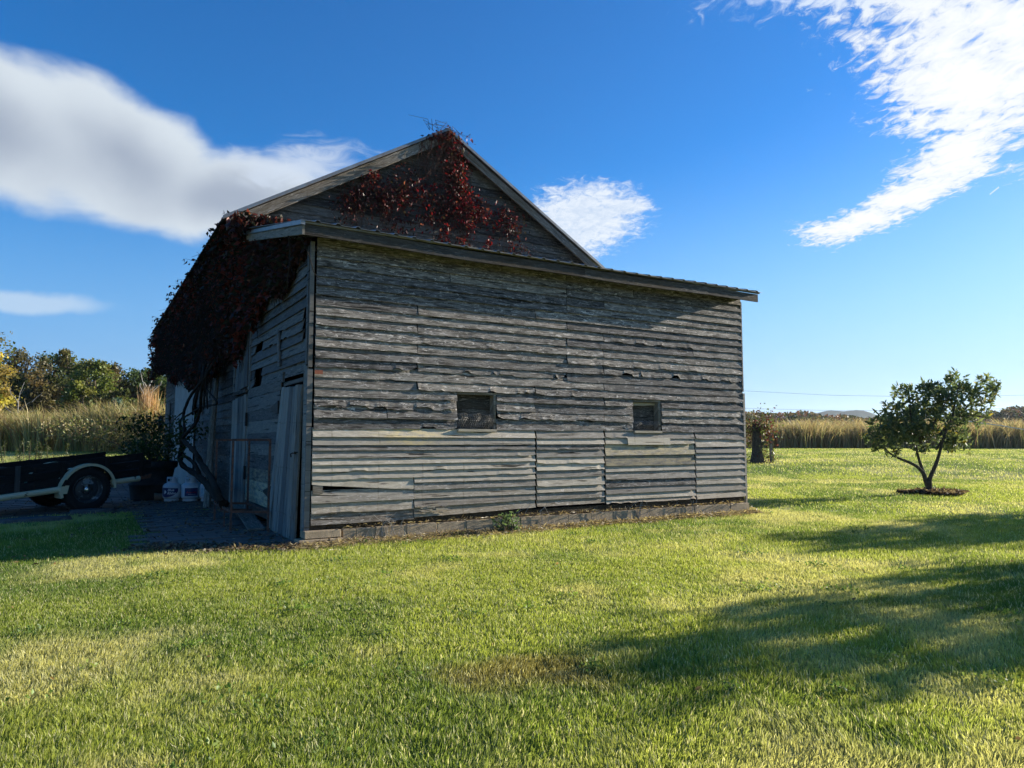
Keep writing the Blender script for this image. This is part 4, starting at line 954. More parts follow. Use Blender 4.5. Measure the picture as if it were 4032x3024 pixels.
def wheel(y, out):
    c_ = W0 + ty * y + Z * .385; ax_ = ty * out
    prof = []
    for (r_, h_) in ((.235, -.085), (.30, -.10), (.355, -.092), (.378, -.075), (.386, -.04), (.387, 0), (.386, .04), (.378, .075), (.355, .092), (.30, .10), (.235, .085)): prof.append((r_, h_))
    mb = MB(); mb.lathe(c_, ax_, prof, 48)
    for q in range(44):
        a = q / 44 * 6.283; d = tx * math.cos(a) + Z * math.sin(a); s_ = tx * -math.sin(a) + Z * math.cos(a)
        for hh in (-.07, .01): mb.box(c_ + d * .380 - s_ * .011 + ty * hh, d * .012, s_ * .022, ty * .055)
    wh = mb.build('wheel', 'rubber', tr, smooth=False)
    mb = MB(); mb.lathe(c_, ax_, [(.245, .085), (.238, .090), (.228, .080), (.215, .04), (.19, .028), (.16, .045), (.10, .055), (.085, .035), (.0, .035)], 40); mb.lathe(c_, ax_, [(.24, -.085), (.22, -.05), (.21, .04)], 40)
    mb.build('rim', 'rim_paint', wh)
    mb = MB(); mb.lathe(c_, ax_, [(.045, .03), (.045, .06), (.032, .068), (.03, .085), (.0, .092)], 18); mb.build('hub', 'chrome', wh)
    for q in range(5):
        mb = MB(); a = q / 5 * 6.283; mb.lathe(c_ + (tx * math.cos(a) + Z * math.sin(a)) * .075, ax_, [(.014, .03), (.014, .06), (0, .062)], 6); mb.build('lug_nut', 'iron', wh)
wheel(.0, -1); wheel(TW, 1)
def fender(y0, y1):
    mb = MB(); pts = []
    for i in range(21): a = R(194) - R(196) * i / 20; pts.append((math.cos(a) * .455 * (1.0 if i < 20 else 1), math.sin(a) * .455))
    V = []; F = []
    for (u, z) in pts:
        p0 = W0 + tx * u + Z * (.385 + z + TILT * u * .5); d = (tx * u + Z * z).normalized()
        V += [p0 + ty * y0 - d * .045, p0 + ty * y0, p0 + ty * y1, p0 + ty * y1 - d * .004, p0 + ty * (y0 + (.004 if y1 > y0 else -.004)) - d * .005, p0 + ty * (y0 + .004) - d * .045]
    for i in range(len(pts) - 1):
        for q in range(6): F.append((6 * i + q, 6 * i + 6 + q, 6 * i + 6 + (q + 1) % 6, 6 * i + (q + 1) % 6))
    F += [(0, 1, 2, 3, 4, 5), tuple(120 + q for q in (5, 4, 3, 2, 1, 0))]
    mb.add(V, F); return mb.build('fender', 'cream_paint', tr)
fender(-.13, .14); fender(TW + .13, TW - .14)
mb = MB(); mb.box(W0 + tx * -.47 + Z * .33 - ty * .135, tx * .12, ty * .03, Z * .14 + tx * .03); mb.build('fender_plate', 'cream_paint', tr)
mb = MB(); mb.box(W0 + tx * -.445 + Z * .46 - ty * .142, tx * .055, ty * .01, Z * .11 + tx * .055); mb.build('reflector', 'iron', tr)

# ---------------------------------------------------------------- stone edging, hanging feeder, litter
rs_ = random.Random(4)
for i, (X, Y, L, lab) in enumerate(((385, 1103, .6, 'long flat dark stone beside the trailer wheel'), (100, 1120, .9, 'dark flat edging stone where grass meets pavers, left of the wheel'))):
    g_ = gnd(X * 1.0 if i else 410, Y * 1.0 if i else 1101); g_ = gnd(*((205 + 0, 1108) if i == 0 else (60, 1128)))
    mb = MB(); d = Vector((.82, .57, 0)); e_ = Vector((-.57, .82, 0)); n = 12; V = []
    for k_ in range(n): a = 2 * math.pi * k_ / n; rr_ = 1 + rs_.uniform(-.15, .15); V.append(g_ + d * math.cos(a) * L * .6 * rr_ + e_ * math.sin(a) * .16 * rr_)
    V2 = [v_ + Z * (.055 + rs_.uniform(0, .02)) + (g_ - v_) * .08 for v_ in V]; mb.add(V + V2, [tuple(range(n, 2 * n))] + [(k_, (k_ + 1) % n, n + (k_ + 1) % n, n + k_) for k_ in range(n)])
    tag(mb.build('edging_stone', 'stone_edge'), lab, 'stone')
hf = on_plane(*src(600, 1550, 8.295, 275, 965), SP(18.6, 0, 0), N); fd = empty('hanging_feeder', hf, 'small dark tube feeder hanging from a bracket at the far barn corner', 'bird feeder')
mb = MB(); mb.lathe((0, 0, -.26), (0, 0, 1), [(0, 0), (.09, .01), (.095, .05), (.085, .06), (.085, .44), (.12, .46), (.02, .52), (0, .52)], 18); mb.build('tube', 'iron', fd, True)
mb = MB(); mb.tube([hf + Z * .25, hf + Z * .38, hf + W * .16 + Z * .42, hf + W * .34 + Z * .22], .012, 6); mb.build('bracket', 'iron', fd)
def litter(name, pts, size, cols, label, cat, mat='straw', aspect=.08, h=.03, seed=1, nz=.25):
    rs = np.random.default_rng(seed); P = np.array(pts); n = len(P); d = rs.normal(size=(n, 3)) * [1, 1, nz]; d = unit(d); L = (size * rs.uniform(.4, 1.4, n))[:, None]
    s_ = unit(np.cross(d, rs.normal(size=(n, 3)))); P[:, 2] += rs.random(n) * h
    V = np.stack([P, P + d * L * .5 + s_ * L * aspect + [0, 0, .004], P + d * L, P + d * L * .5 - s_ * L * aspect], 1).reshape(-1, 3); b = np.arange(n)[:, None] * 4
    V[:, 2] = np.maximum(V[:, 2], .002); C = np.array(cols)[rs.integers(0, len(cols), n)] * rs.uniform(.6, 1.25, (n, 1))
    return tag(npmesh(name, V, [b + [0, 1, 2, 3]], np.repeat(C, 4, 0), mat), label, cat, kind='stuff')
pts = []
for i in range(15000):
    s = random.uniform(-.25, 8.0); wd = .34 if s < 3.4 else .24; o_ = .07 + abs(random.gauss(0, wd * .45)) + .12 * float(vn(np.array([s]), np.array([0.]), .4)[0]); 
    if s > 7.8: o_ = random.uniform(-1.2, .15)
    hh = max(0, .045 - (o_ - .07) * .15) * random.random(); pts.append(tuple(FP(s, hh, o_)))
for i in range(900): pts.append(tuple(FP(random.uniform(.45, 7.6), .166 + random.random() * .02, random.uniform(.02, .075))))
litter('dry_grass_litter', pts, .075, [(.30, .22, .13), (.36, .28, .17), (.20, .14, .08), (.42, .35, .22)], 'dry straw clippings heaped along the block foundation', 'dry grass', aspect=.045, h=.03)
pts = []
for i in range(3800):
    s = -abs(random.gauss(0, 1.2)) - .05; t0 = random.uniform(-.25, 9); c_ = CR + W * s + N * t0
    if random.random() < vn(np.array([c_.x]), np.array([c_.y]), .5)[0] ** 1.5: pts.append((c_.x, c_.y, .014))
for i in range(2600): g_ = Vector((random.uniform(-4.4, -2.5), 8.42 + random.gauss(0, .13), .01)); pts.append(tuple(g_))
litter('fallen_leaves', pts, .06, [(.13, .09, .06), (.20, .15, .10), (.09, .05, .035), (.27, .22, .15)], 'scattered dead leaves and straw on the paved yard by the side wall', 'dead leaves', aspect=.16, h=.015, seed=2)
pts = []
for i in range(4200): a = random.uniform(0, 6.283); r_ = random.random() ** .6; pts.append((TREE.x + math.cos(a) * r_ * .68 * (1 + .3 * math.sin(a * 3)) + .1, TREE.y + math.sin(a) * r_ * .6 * (1 + .25 * math.cos(a * 4)), TREE.z + .02 + .05 * (1 - r_)))
litter('mulch_ring', pts, .09, [(.10, .065, .04), (.17, .12, .08), (.06, .04, .03), (.26, .2, .13)], 'ring of brown mulch under the small leafy tree', 'mulch', aspect=.2, h=.04, seed=3)
pts = []
for X, Y, n_ in ((1100, 1150, 300),):
    g_ = gnd(X, Y); 
wp_ = gnd(1098, 1150); wd_ = empty('weed', wp_, 'grey green weed growing against the block foundation', 'weed'); bush(wd_, 260, .26, .12, .14, .09, .055, [(.10, .16, .07), (.14, .20, .09)], 9, 8, lob=8)
mb = MB()
for i in range(46):
    s = random.choice([2.9, 3.3, 4.4, 5.2, 1.0, 6.3]) + random.gauss(0, .12); p0 = FP(s, .05, .10); mb.tube([p0, p0 + Z * random.uniform(.06, .2) + W * random.gauss(0, .04), p0 + Z * random.uniform(.1, .32) + W * random.gauss(0, .09) - N * random.uniform(-.02, .06)], [.003, .003, .002], 4)
tag(mb.build('dead_stalks', 'dead_bark'), 'thin dead weed stalks sticking up in front of the foundation blocks', 'weeds', kind='stuff')
for (X, Y, D_, n_, lab) in ((35, 1000, 30, 4, 'spiky weed plants growing beyond the trailer, leftmost clump'), (72, 1004, 29, 7, 'taller spiky weed plants growing just beyond the trailer rail'), (110, 1004, 29.5, 4, 'small spiky weed plant right of the tall weeds beyond the trailer')):
    g_ = at(X, Y, D_); g_.z = float(gz(np.array([g_.x]), np.array([g_.y]))[0]); rt = empty('weed_clump', g_, lab, 'weeds'); mb = MB(); P = []
    for i in range(n_):
        b_ = g_ + Vector((random.gauss(0, .28), random.gauss(0, .2), 0)); hh = random.uniform(.75, 1.25); tip = b_ + Vector((random.gauss(0, .12), 0, hh)); mb.tube([b_, (b_ + tip) / 2 + Vector((.03, 0, 0)), tip], [.012, .010, .005], 5)
        for k_ in range(40): f = random.uniform(.25, 1); P.append(tuple(b_.lerp(tip, f)))
    mb.build('stem', 'bark', rt); V, F = leaves(np.array(P), .14, .22, (0, 0, .6), .4, rv); npmesh('foliage', V, F, np.tile([.08, .10, .03], (len(V), 1)), 'leaf', rt)

# ---------------------------------------------------------------- leafy tree on the lawn and its neighbours outside the frame
def yard_tree(name, label, seed, base, group=None, mirror=1):
    yt_main = group is None
    rs = np.random.default_rng(seed); rt = empty(name, base, label, 'tree', group)
    def T4(x, y, dz=0):
        X, Y = src(3380, 1450, 3.017, x, y); d = px_dir(X, Y); p_ = Vector((0, 0, HC)) + d * (TREE.y / d.y)
        q = (p_ - Vector((TREE.x, TREE.y, TREE.z))); return Vector((q.x * mirror, dz, q.z)) + base
    o0 = Vector((0, 0, 0)); mb = MB()
    def limb(pts, r0, r1, dz1=0):
        P3 = [T4(x, y, dz1 * i / (len(pts) - 1)) for i, (x, y) in enumerate(pts)]; out = []
        for i in range(len(P3) - 1):
            for k_ in range(3): out.append(P3[i].lerp(P3[i + 1], k_ / 3))
        out.append(P3[-1]); out = [out[0]] + [(out[i - 1] + out[i] * 2 + out[i + 1]) / 4 for i in range(1, len(out) - 1)] + [out[-1]]
        mb.tube(out, [r0 + (r1 - r0) * i / (len(out) - 1) for i in range(len(out))], 8); return P3[-1]
    limb([(838, 1500), (832, 1420), (800, 1330), (780, 1260), (765, 1225)], .065, .04)
    limb([(845, 1500), (830, 1400), (812, 1330), (800, 1250), (790, 1180), (765, 1080), (750, 980), (745, 850), (720, 650), (700, 420)], .055, .014, .3)
    limb([(855, 1495), (835, 1400), (825, 1310), (865, 1200), (900, 1090), (925, 960), (960, 800), (1040, 600), (1080, 350), (1110, 150)], .06, .010, -.3)
    limb([(785, 1270), (720, 1180), (640, 1130), (540, 1090), (450, 1050), (390, 1010), (340, 960), (260, 800), (300, 600)], .042, .010, .1)
    limb([(960, 800), (1150, 620), (1330, 500), (1480, 380), (1600, 290)], .035, .010, .5)
    limb([(925, 960), (1050, 860), (1150, 830)], .03, .01, .4); limb([(750, 900), (600, 700), (520, 520), (470, 440)], .03, .01, -.5); limb([(745, 850), (850, 600), (900, 330)], .03, .01, -.6)
    limb([(450, 1050), (430, 950), (480, 860)], .018, .006, .2); limb([(1040, 600), (1230, 560), (1420, 600)], .02, .008, -.5)
    mb.build('trunk', 'bark', rt, smooth=True)
    S = 1 / 3.017 / 2795 * TREE.y      # metres per traced unit
    lobes = [(330, 720, 215, 160, 1.0), (250, 850, 130, 90, .8), (520, 640, 180, 150, 1), (720, 470, 190, 170, 1.1), (600, 330, 100, 90, .7), (860, 640, 220, 190, 1.2), (900, 360, 150, 150, 1), (1080, 260, 120, 130, .8), (1010, 470, 150, 150, 1),
             (1120, 130, 40, 60, .3), (740, 260, 50, 60, .4), (1220, 250, 70, 80, .5), (1350, 370, 130, 100, .8), (1500, 290, 120, 75, .7), (1620, 270, 80, 50, .4), (1470, 180, 35, 60, .3), (1300, 560, 190, 120, .9), (1430, 610, 90, 60, .6), (1200, 700, 120, 110, .8),
             (1080, 860, 140, 110, .9), (1090, 980, 110, 60, .6), (1190, 930, 70, 70, .4), (780, 830, 90, 70, .6), (760, 980, 70, 45, .35), (420, 470, 70, 60, .4), (300, 960, 130, 50, .5), (460, 1010, 50, 40, .25), (500, 800, 160, 120, .9), (620, 900, 100, 50, .5), (540, 270, 40, 40, .3), (820, 250, 45, 40, .3), (1490, 450, 90, 70, .5), (660, 720, 160, 130, 1)]
    P = []; shoots = []
    for (x, y, rx, ry, rd) in lobes:
        n_ = int(rx * ry * (.00125 if yt_main else .0008)) + 4
        for i in range(n_):
            v = unit(rs.normal(size=(1, 3)))[0] * rs.random() ** .4; c_ = T4(x + v[0] * rx, y - v[2] * ry, v[1] * rd * .8); shoots.append(c_)
            k_ = rs.integers(7, 13); L = rs.uniform(.08, .22); up_ = Vector((v[0] * .5, v[1] * .5, .7)).normalized()
            for j in range(k_): P.append(tuple(c_ + up_ * (L * j / k_) + Vector(rs.normal(size=3) * .012)))
    P = np.array(P); V, F = leaves(P, .135, .38, (0, 0, 1), .35, rs)
    n_ = len(P); C = np.where((rs.random(n_) < .3)[:, None], [.19, .21, .09], [.105, .14, .07]); C = np.where((rs.random(n_) < .03)[:, None], [.28, .22, .04], C) * rs.uniform(.7, 1.3, n_)[:, None]
    npmesh('crown', V, F, np.repeat(C, 4, 0), 'leaf', rt); return rt
yard_tree('small_tree', 'small leafy tree with three slender stems standing in a mulch ring on the lawn', 31, TREE)
YG = 'small trees in a row right of the view'
for (x, y, sd, lab) in ((12.9, 9.75, 32, 'small leafy tree just outside the view to the right, the nearest of the row'), (15.6, 14.4, 33, 'small leafy tree just outside the view to the right, the farther of the two')):
    yt = yard_tree('small_tree', lab, sd, Vector((x, y, float(gz(np.array([x]), np.array([y]))[0]))), YG); yt.scale = (1.36, 1.36, 1.36)

# ---------------------------------------------------------------- tall grass beds
def tall_grass(name, label, pts, hgt, wid, cols, seed, droop=.35, cat='tall grass', kind='stuff', lean=(-.06, 0), ctrs=None):
    rs = np.random.default_rng(seed); P = np.array(pts); n = len(P); P = np.column_stack([P[:, 0], P[:, 1], gz(P[:, 0], P[:, 1])])
    h = hgt * rs.uniform(.6, 1.1, n) * (.75 + .45 * vn(P[:, 0], P[:, 1], 2.6)); a = rs.uniform(0, 6.283, n); dr = droop * rs.uniform(.2, 1.3, n) * h
    if P.shape[1] == 3 and ctrs is not None: a = np.arctan2(P[:, 1] - ctrs[:, 1], P[:, 0] - ctrs[:, 0]) + rs.normal(size=n) * .5; dr = dr * np.clip(np.hypot(P[:, 0] - ctrs[:, 0], P[:, 1] - ctrs[:, 1]) * 1.5, .3, 2.2)
    d = np.column_stack([np.cos(a) * dr + lean[0] * h, np.sin(a) * dr + lean[1] * h, np.zeros(n)]); ph = rs.uniform(0, np.pi, n); S = np.column_stack([np.cos(ph), np.sin(ph), np.zeros(n)]) * (wid * rs.uniform(.6, 1.3, n))[:, None] * .5
    L = []; 
    for f, wf, zf, df in ((0, 1, 0, 0), (.4, .9, .45, .12), (.75, .7, .82, .45), (1, .15, 1.0, 1.0)):
        c_ = P + d * df + np.array([0, 0, 1.]) * (h * zf)[:, None]; L += [c_ - S * wf, c_ + S * wf]
    V = np.stack(L, 1).reshape(-1, 3); b = np.arange(n)[:, None] * 8; F = np.concatenate([b + [2 * i, 2 * i + 1, 2 * i + 3, 2 * i + 2] for i in range(3)])
    base = np.array(cols)[rs.integers(0, len(cols), n)] * rs.uniform(.7, 1.25, (n, 1)); C = np.repeat(base[:, None, :], 8, 1)
    o = npmesh(name, V, [F], C.reshape(-1, 3), 'straw'); return tag(o, label, cat, kind=kind)
rs = np.random.default_rng(50)
def clumps(x0, x1, y0, y1, nc, per, r, rs):
    cx = rs.uniform(x0, x1, nc); cy = rs.uniform(y0, y1, nc); n = nc * per; i = np.repeat(np.arange(nc), per); sc_ = rs.uniform(.5, 1.4, nc)[i] * r; return np.column_stack([cx[i] + rs.normal(size=n) * sc_, cy[i] + rs.normal(size=n) * sc_, cx[i], cy[i]])
GC = [(.36, .31, .12), (.48, .40, .18), (.26, .25, .08), (.60, .48, .24), (.26, .16, .09)]
pl_ = clumps(-58, -9, 42, 50, 150, 190, .75, rs); front = clumps(-58, -9, 41.3, 44, 70, 150, .7, rs)
pts = np.concatenate([pl_, front]); gap = np.abs(pts[:, 0] + 27.0 + (pts[:, 1] - 42) * .4) > .35
tall_grass('tall_grass_bed', 'bed of tall yellowing ornamental grass behind the lawn on the left', pts[gap][:, :2], 2.55, .04, GC, 51, .40, ctrs=pts[gap][:, 2:])
pr_ = clumps(13, 75, 60.5, 69, 150, 150, 1.25, rs); front = clumps(13, 75, 60, 63, 110, 110, .8, rs); pr_ = np.concatenate([pr_, front])
tall_grass('tall_grass_bed', 'long strip of brown tall grass across the field behind the small tree', pr_[:, :2], 2.25, .05, [(.48, .37, .21), (.56, .44, .28), (.36, .28, .16), (.28, .28, .12), (.36, .23, .14)], 52, .48, ctrs=pr_[:, 2:])
pc2 = at(665 * .47, 930, 43); ctr = at(318, 930, 42.2)
tall_grass('plume_grass', 'clump of taller orange plume grass standing out of the grass bed near the barn', np.column_stack([ctr.x + rs.normal(size=360) * .22, ctr.y + rs.normal(size=360) * .22]), 3.35, .04, [(.55, .33, .16), (.62, .42, .22), (.45, .27, .14)], 53, .07, 'plume grass', None, (0, 0))

# ---------------------------------------------------------------- trees at the edge of the field
def field_tree(name, label, X, Ytop, D_, wpx, cols, seed, n=2600, leaf=.5, group='trees along the left field edge', zlow=.12, lob=26, mat='leaf', droop=0, bare=.0):
    n = int(n * 1.7); leaf *= .78; cols = [tuple(q * 1.55 for q in c_) for c_ in cols]; rs = np.random.default_rng(seed); top = at(X, Ytop, D_); gx_, gy_ = np.array([top.x]), np.array([top.y]); z0 = float(gz(gx_, gy_)[0]); base = Vector((top.x, top.y, z0)); H = top.z - z0; Rw = wpx / 1534 * D_ / 2
    rt = empty(name, base, label, 'tree', group); mb = MB(); b = np.array(base)
    mb.tube([base, base + Vector((rs.normal() * .2, 0, H * .35)), base + Vector((rs.normal() * .4, 0, H * .62)), base + Vector((rs.normal() * .4, 0, H * .88))], [H * .022, H * .017, H * .011, H * .004], 8)
    P = []; A_ = []
    for i in range(lob):
        f = rs.random() ** .8; z_ = zlow + (1 - zlow) * (i + rs.random()) / lob * .93; prof = math.sin(min(1, (z_ - zlow) / (1 - zlow) * .86 + .16) * math.pi) ** .6
        a = rs.uniform(0, 6.283); rr_ = Rw * prof * (.35 + .5 * f); c_ = np.array([math.cos(a) * rr_, math.sin(a) * rr_, z_ * H]); r_ = Rw * rs.uniform(.26, .46) * (.6 + .5 * prof)
        mb.tube([Vector(b) + Vector((0, 0, max(.1, z_ - .18) * H)), Vector(b + c_ * [.5, .5, .97]), Vector(b + c_)], [H * .007, H * .005, H * .002], 5)
        k_ = int(n / lob * (1 - bare)); v = unit(rs.normal(size=(k_, 3))) * (rs.random((k_, 1)) ** .45); v[:, 2] *= .75; P.append(c_ + v * r_ * (1 + .35 * rs.normal(size=(k_, 1)) * .5)); A_.append(np.tile(np.array(cols[rs.integers(0, len(cols))]) * rs.uniform(.8, 1.2), (k_, 1)))
    mb.build('trunk', 'bark', rt); P = np.concatenate(P); C = np.concatenate(A_) * rs.uniform(.65, 1.35, (len(P), 1)); P[:, 2] = np.maximum(P[:, 2], .2)
    V, F = leaves(P + b, leaf, .7, (0, 0, 1), .1, rs); npmesh('crown', V, F, np.repeat(C, 4, 0), mat, rt); return rt
DG = [(.035, .055, .018), (.045, .065, .02), (.055, .06, .02)]; OL = [(.075, .085, .022), (.06, .07, .02), (.09, .08, .03)]; YG_ = [(.085, .105, .022), (.07, .095, .022), (.11, .11, .028)]; BR_ = [(.12, .085, .035), (.09, .075, .03), (.07, .06, .025)]; YE = [(.36, .27, .04), (.26, .22, .04), (.20, .15, .05)]
field_tree('edge_tree', 'yellow and orange leaved tree cut by the left border of the photo', -10, 745, 62, 110, YE, 61, 2400, .38, bare=.35)
field_tree('tall_tree', 'very tall thin tree with ferny green top sprays at the left border', -48, 690, 60, 175, OL, 62, 1500, .38, zlow=.35, bare=.3)
SP_ = [(60, 752, 96, 150, BR_, 'broad olive brown tree right of the yellow one'), (112, 758, 104, 110, DG, 'dark green tree with a thin ragged top, third along the left field edge'), (150, 748, 92, 120, OL, 'tallest rounded tree of the left field edge with a pale dead stem before it'),
       (205, 772, 88, 120, YG_, 'bright yellow green tree in the middle of the left tree line'), (178, 825, 80, 90, YG_, 'lower lime green tree in front of the bright yellow green tree'), (243, 778, 100, 100, BR_, 'brownish thin crowned tree right of the bright yellow green tree'),
       (262, 840, 82, 80, OL, 'small mid green tree standing before the brownish thin crowned one'), (290, 795, 94, 110, DG, 'dark green tree left of the white dead tree'), (335, 792, 98, 110, DG, 'dark green tree behind the white dead tree'), (372, 800, 96, 110, DG, 'dark green tree next to the far barn corner'),
       (20, 800, 90, 120, DG, 'dark tree under the yellow tree at the left border'), (95, 820, 84, 110, BR_, 'low brown tree behind the small bare tree'), (225, 850, 84, 70, OL, 'short green tree just above the tall grass bed')]
for i, (X, Y, D_, wp2, cl, lab) in enumerate(SP_): field_tree('edge_tree', lab, X, Y, D_, wp2, cl, 70 + i, 3000, .50, zlow=.08)
field_tree('cedar', 'small blue green cedar rising behind the tall grass bed', 252, 858, 70, 62, [(.05, .085, .06), (.06, .10, .07)], 95, 1600, .28, zlow=.05)
# undergrowth closing the wood behind
def wood_mass(name, label, X0, X1, Yt, D_, depth, n, cols, leaf, seed, amp=14, per=1):
    rs = np.random.default_rng(seed); X = rs.uniform(X0, X1, n); dd = D_ + rs.random(n) * depth; ca, sa = math.cos(PITCH), math.sin(PITCH)
    xw = (X * 1024 / 2212 - 512) / FPX * dd; top = np.interp(X, Yt[0], Yt[1]) - amp * (vn(X, X * 0, 34) + .6 * vn(X, X * 0 + 9, 13) - .8); zt = HC + (955 - top) / 1534 * dd
    z0 = gz(xw, dd); z = z0 + (zt - z0) * rs.random(n) ** .8; P = np.column_stack([xw, dd, z]); V, F = leaves(P, leaf, .7, (0, 0, 1), .1, rs)
    cl = np.array(cols)[(vn(X, z * 6, 26) * .999 * len(cols)).astype(int)]; C = cl * rs.uniform(.6, 1.35, (n, 1)); return tag(npmesh(name, V, F, np.repeat(C, 4, 0), 'leaf'), label, 'woodland', kind='stuff')
wood_mass('woodland', 'dense undergrowth and wood behind the left field trees', -260, 430, ([-260, 60, 250, 430], [800, 815, 835, 830]), 104, 14, 16000, DG + BR_, .75, 101)
wood_mass('woodland', 'distant autumn tree line on the horizon to the right', 1560, 2900, ([1560, 1700, 1850, 1960, 2110, 2150, 2212, 2400, 2900], [896, 897, 905, 905, 900, 888, 880, 876, 870]), 330, 60, 60000, [(.06, .065, .025), (.05, .055, .025), (.10, .07, .03), (.07, .08, .03), (.13, .065, .035), (.05, .06, .03)], 1.35, 102, 12)
wood_mass('woodland', 'distant tree line continuing behind the barn', 380, 1600, ([380, 1600], [890, 900]), 340, 40, 9000, [(.06, .065, .025), (.05, .055, .025)], 2.6, 103, 10)
# dead and bare trees
def dead_tree(name, label, X0, Y0, paths, D_, kx, x0, y0, r, mat='dead_bark'):
    b_ = at(X0, Y0, D_); b_.z = float(gz(np.array([b_.x]), np.array([b_.y]))[0]); rt = empty(name, b_, label, 'tree'); 
    for j, pth in enumerate(paths):
        mb = MB(); P3 = [at(*src(x0, y0, kx, x, y), D_ + (.8 * math.sin(j * 2.1)) * i / len(pth)) for i, (x, y) in enumerate(pth)]
        if j == 0: P3 = [b_] + P3
        mb.tube(P3, [r * (1 - .75 * i / len(P3)) * (1 if j < 1 else .7) for i in range(len(P3))], 6); mb.build('trunk' if j == 0 else 'branch', mat, rt)
dead_tree('dead_tree', 'bleached white dead tree with forked limbs before the dark trees by the barn', 570 * .4, 960, [[(1440, 860), (1460, 800), (1480, 740), (1500, 690)], [(1455, 820), (1440, 750), (1405, 690), (1410, 660)], [(1470, 770), (1450, 700), (1430, 630), (1415, 560)], [(1480, 740), (1520, 720), (1570, 690), (1615, 680), (1620, 650)], [(1470, 800), (1500, 770), (1560, 720), (1590, 690)], [(1440, 730), (1470, 690), (1450, 650)], [(1520, 640), (1550, 610)], [(1500, 690), (1530, 630), (1515, 590)]], 78, 2.553, 0, 1250, .10)
dead_tree('bare_tree', 'small leafless whitish tree in the gap of the tall grass bed', 91, 970, [[(160, 1060), (180, 950), (185, 840), (200, 760), (245, 650)], [(180, 950), (120, 960), (60, 910), (45, 870)], [(183, 860), (150, 800), (110, 770), (100, 710)], [(178, 960), (230, 900), (300, 850)], [(165, 1040), (240, 990), (320, 940), (380, 940)], [(200, 780), (230, 740), (250, 710)], [(320, 850), (370, 800), (420, 765)]], 46, 2.553, 0, 1250, .032)
dead_tree('dead_stem', 'single pale dead stem in front of the tallest rounded tree', 250 * .99, 960, [[(640, 650), (632, 560), (630, 480)]], 78, 2.553, 0, 1250, .12) if False else None

# ---------------------------------------------------------------- vine covered stump and stake, wires, hills
sb = at(1636, 992, 31); sb.z = float(gz(np.array([sb.x]), np.array([sb.y]))[0]); H_ = at(1636, 917, 31).z - sb.z
st_ = empty('dead_stump', sb, 'tall dead stump wrapped in wire and reddish vine beside the right end of the barn', 'stump')
mb = MB()
for q in range(9):
    a_ = q * .7; e0 = Vector((math.cos(a_) * .13, math.sin(a_) * .13, 0)); mb.tube([sb + e0 * 1.5, sb + e0 + Z * H_ * .3, sb + e0 * .9 + Z * H_ * .65, sb + e0 * .8 + Z * H_ * random.uniform(.88, 1.02)], [.12, .09, .08, .06], 6, (random.random(), 0, 0))
mb.build('trunk', 'bark', st_)
P = []
rs = np.random.default_rng(8)
P.append(rs.normal(size=(420, 3)) * [.34, .25, .14] + np.array(sb) + [0, 0, H_ * .93]); P.append(rs.normal(size=(200, 3)) * [.22, .2, .25] + np.array(sb) + [.38, 0, H_ * 1.12]); P.append(rs.normal(size=(160, 3)) * [.3, .2, .2] + np.array(sb) + [.45, 0, H_ * .75]); P.append(rs.normal(size=(160, 3)) * [.28, .2, .3] + np.array(sb) + [.3, 0, .3])
Pn = np.concatenate(P); Pn[:, 2] = np.maximum(Pn[:, 2], sb.z + .03); V, F = leaves(Pn, .12, .6, (0, 0, -1), .2, rs); n_ = len(Pn); cc = np.where((rs.random(n_) < .5)[:, None], [.12, .04, .035], [.10, .12, .04]); npmesh('vine_leaves', V, F, np.repeat(cc, 4, 0), 'leaf', st_)
mb = MB(); q = at(1665, 990, 31); q.z = sb.z; mb.box(q, Vector((.09, .02, 0)), Vector((-.02, .09, 0)), Z * 1.3, (.5, .5, 0)); mb.box(q + Vector((.10, 0, 0)), Vector((.02, 0, 0)), Vector((0, .02, 0)), Z * 1.25); tag(mb.build('fence_stake', 'weathered_wood'), 'grey wooden stake standing right of the vine covered stump', 'stake')
bs = at(1608, 990, 32); bs.z = float(gz(np.array([bs.x]), np.array([bs.y]))[0]); bsh = empty('bramble_bush', bs, 'loose bramble bush half hidden behind the right corner of the barn', 'bush'); bush(bsh, 2600, 1.5, 1.0, 1.3, 1.05, .11, [(.09, .12, .035), (.15, .14, .06), (.20, .12, .07), (.11, .06, .04)], 14)
def wire(name, pts, D_, r, mat, label):
    P3 = [at(X, Y, D_) for X, Y in pts]; mb = MB(); mb.tube(P3, r, 5); tag(mb.build(name, mat), label, 'cable')
wire('power_line', [(1300, 833), (1500, 839), (1610, 844.5), (1800, 854), (2000, 857), (2300, 852), (2700, 838)], 82, .013, 'cable', 'upper thin power line crossing the sky behind the small tree')
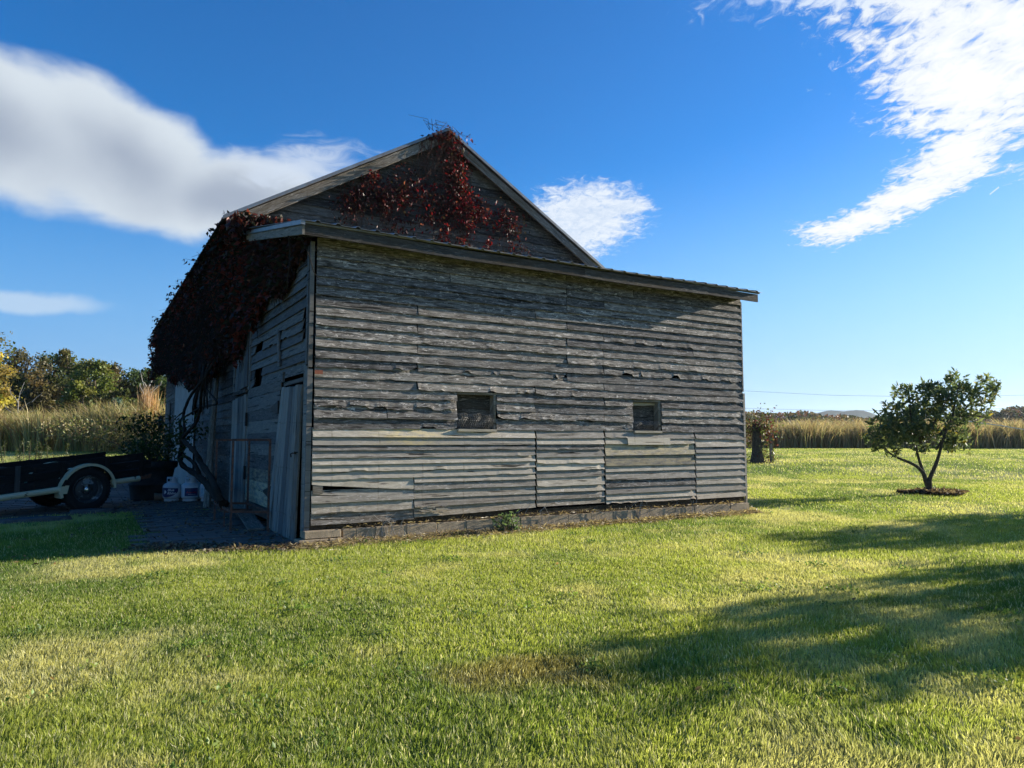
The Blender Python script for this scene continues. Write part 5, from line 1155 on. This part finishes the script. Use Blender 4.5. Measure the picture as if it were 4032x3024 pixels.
wire('power_line', [(1300, 876), (1500, 882), (1610, 882), (1800, 887), (2000, 886), (2300, 880), (2700, 866)], 82, .013, 'cable', 'lower thin power line crossing the sky behind the small tree')
wire('guy_wire', [(1950, 893), (2120, 914), (2160, 919), (2212, 928), (2400, 955)], 34, .022, 'rope', 'pale cable slanting down to the right border behind the small tree')
def hill(name, prof, D_, depth):
    V = []; F = []; n = 0; xs = np.linspace(prof[0][0], prof[-1][0], 160); ys = np.interp(xs, [p_[0] for p_ in prof], [p_[1] for p_ in prof])
    ys = ys - (vn(xs, xs * 0, 25) - .5) * 5 - (vn(xs, xs * 0, 7) - .5) * 1.6
    cols_ = len(xs)
    for j, (f, dd) in enumerate(((0, -.22), (.35, -.16), (.7, -.07), (1, 0), (.6, .12), (0, .3))):
        for X, Y in zip(xs, ys):
            tp = at(X, Y, D_); x_ = tp.x * (1 + dd * depth); V.append((x_, D_ * (1 + dd * depth), max(-5, (tp.z) * f - 5 * (1 - f))))
    for j in range(5):
        for i in range(cols_ - 1): a = j * cols_ + i; F.append((a, a + 1, a + 1 + cols_, a + cols_))
    me = bpy.data.meshes.new(name); me.from_pydata(V, [], F); me.polygons.foreach_set('use_smooth', np.ones(len(F), bool)); o = link(name, me, 'hill'); tag(o, kind='structure'); return o
hill('hills', [(1200, 930), (1560, 905), (1620, 893), (1660, 905), (1720, 900), (1760, 891), (1810, 887), (1860, 886), (1900, 897), (1960, 915), (2050, 918), (2120, 900), (2180, 888), (2230, 880), (2400, 858), (2600, 850), (3000, 880), (3400, 930)], 2600, 1.0)

# ---------------------------------------------------------------- haze
m, t = newmat('haze_air')
pv = t.n('ShaderNodeVolumePrincipled', ins={'Color': (.80, .88, 1.0), 'Density': .00008, 'Anisotropy': .3})
t.n('ShaderNodeOutputMaterial', ins={'Volume': pv.outputs[0]})
mb = MB(); mb.box((-6100, -6100, -7), (12200, 0, 0), (0, 12200, 0), (0, 0, 300)); tag(mb.build('haze', 'haze_air'), 'thin blue haze in the air', 'haze', kind='stuff')
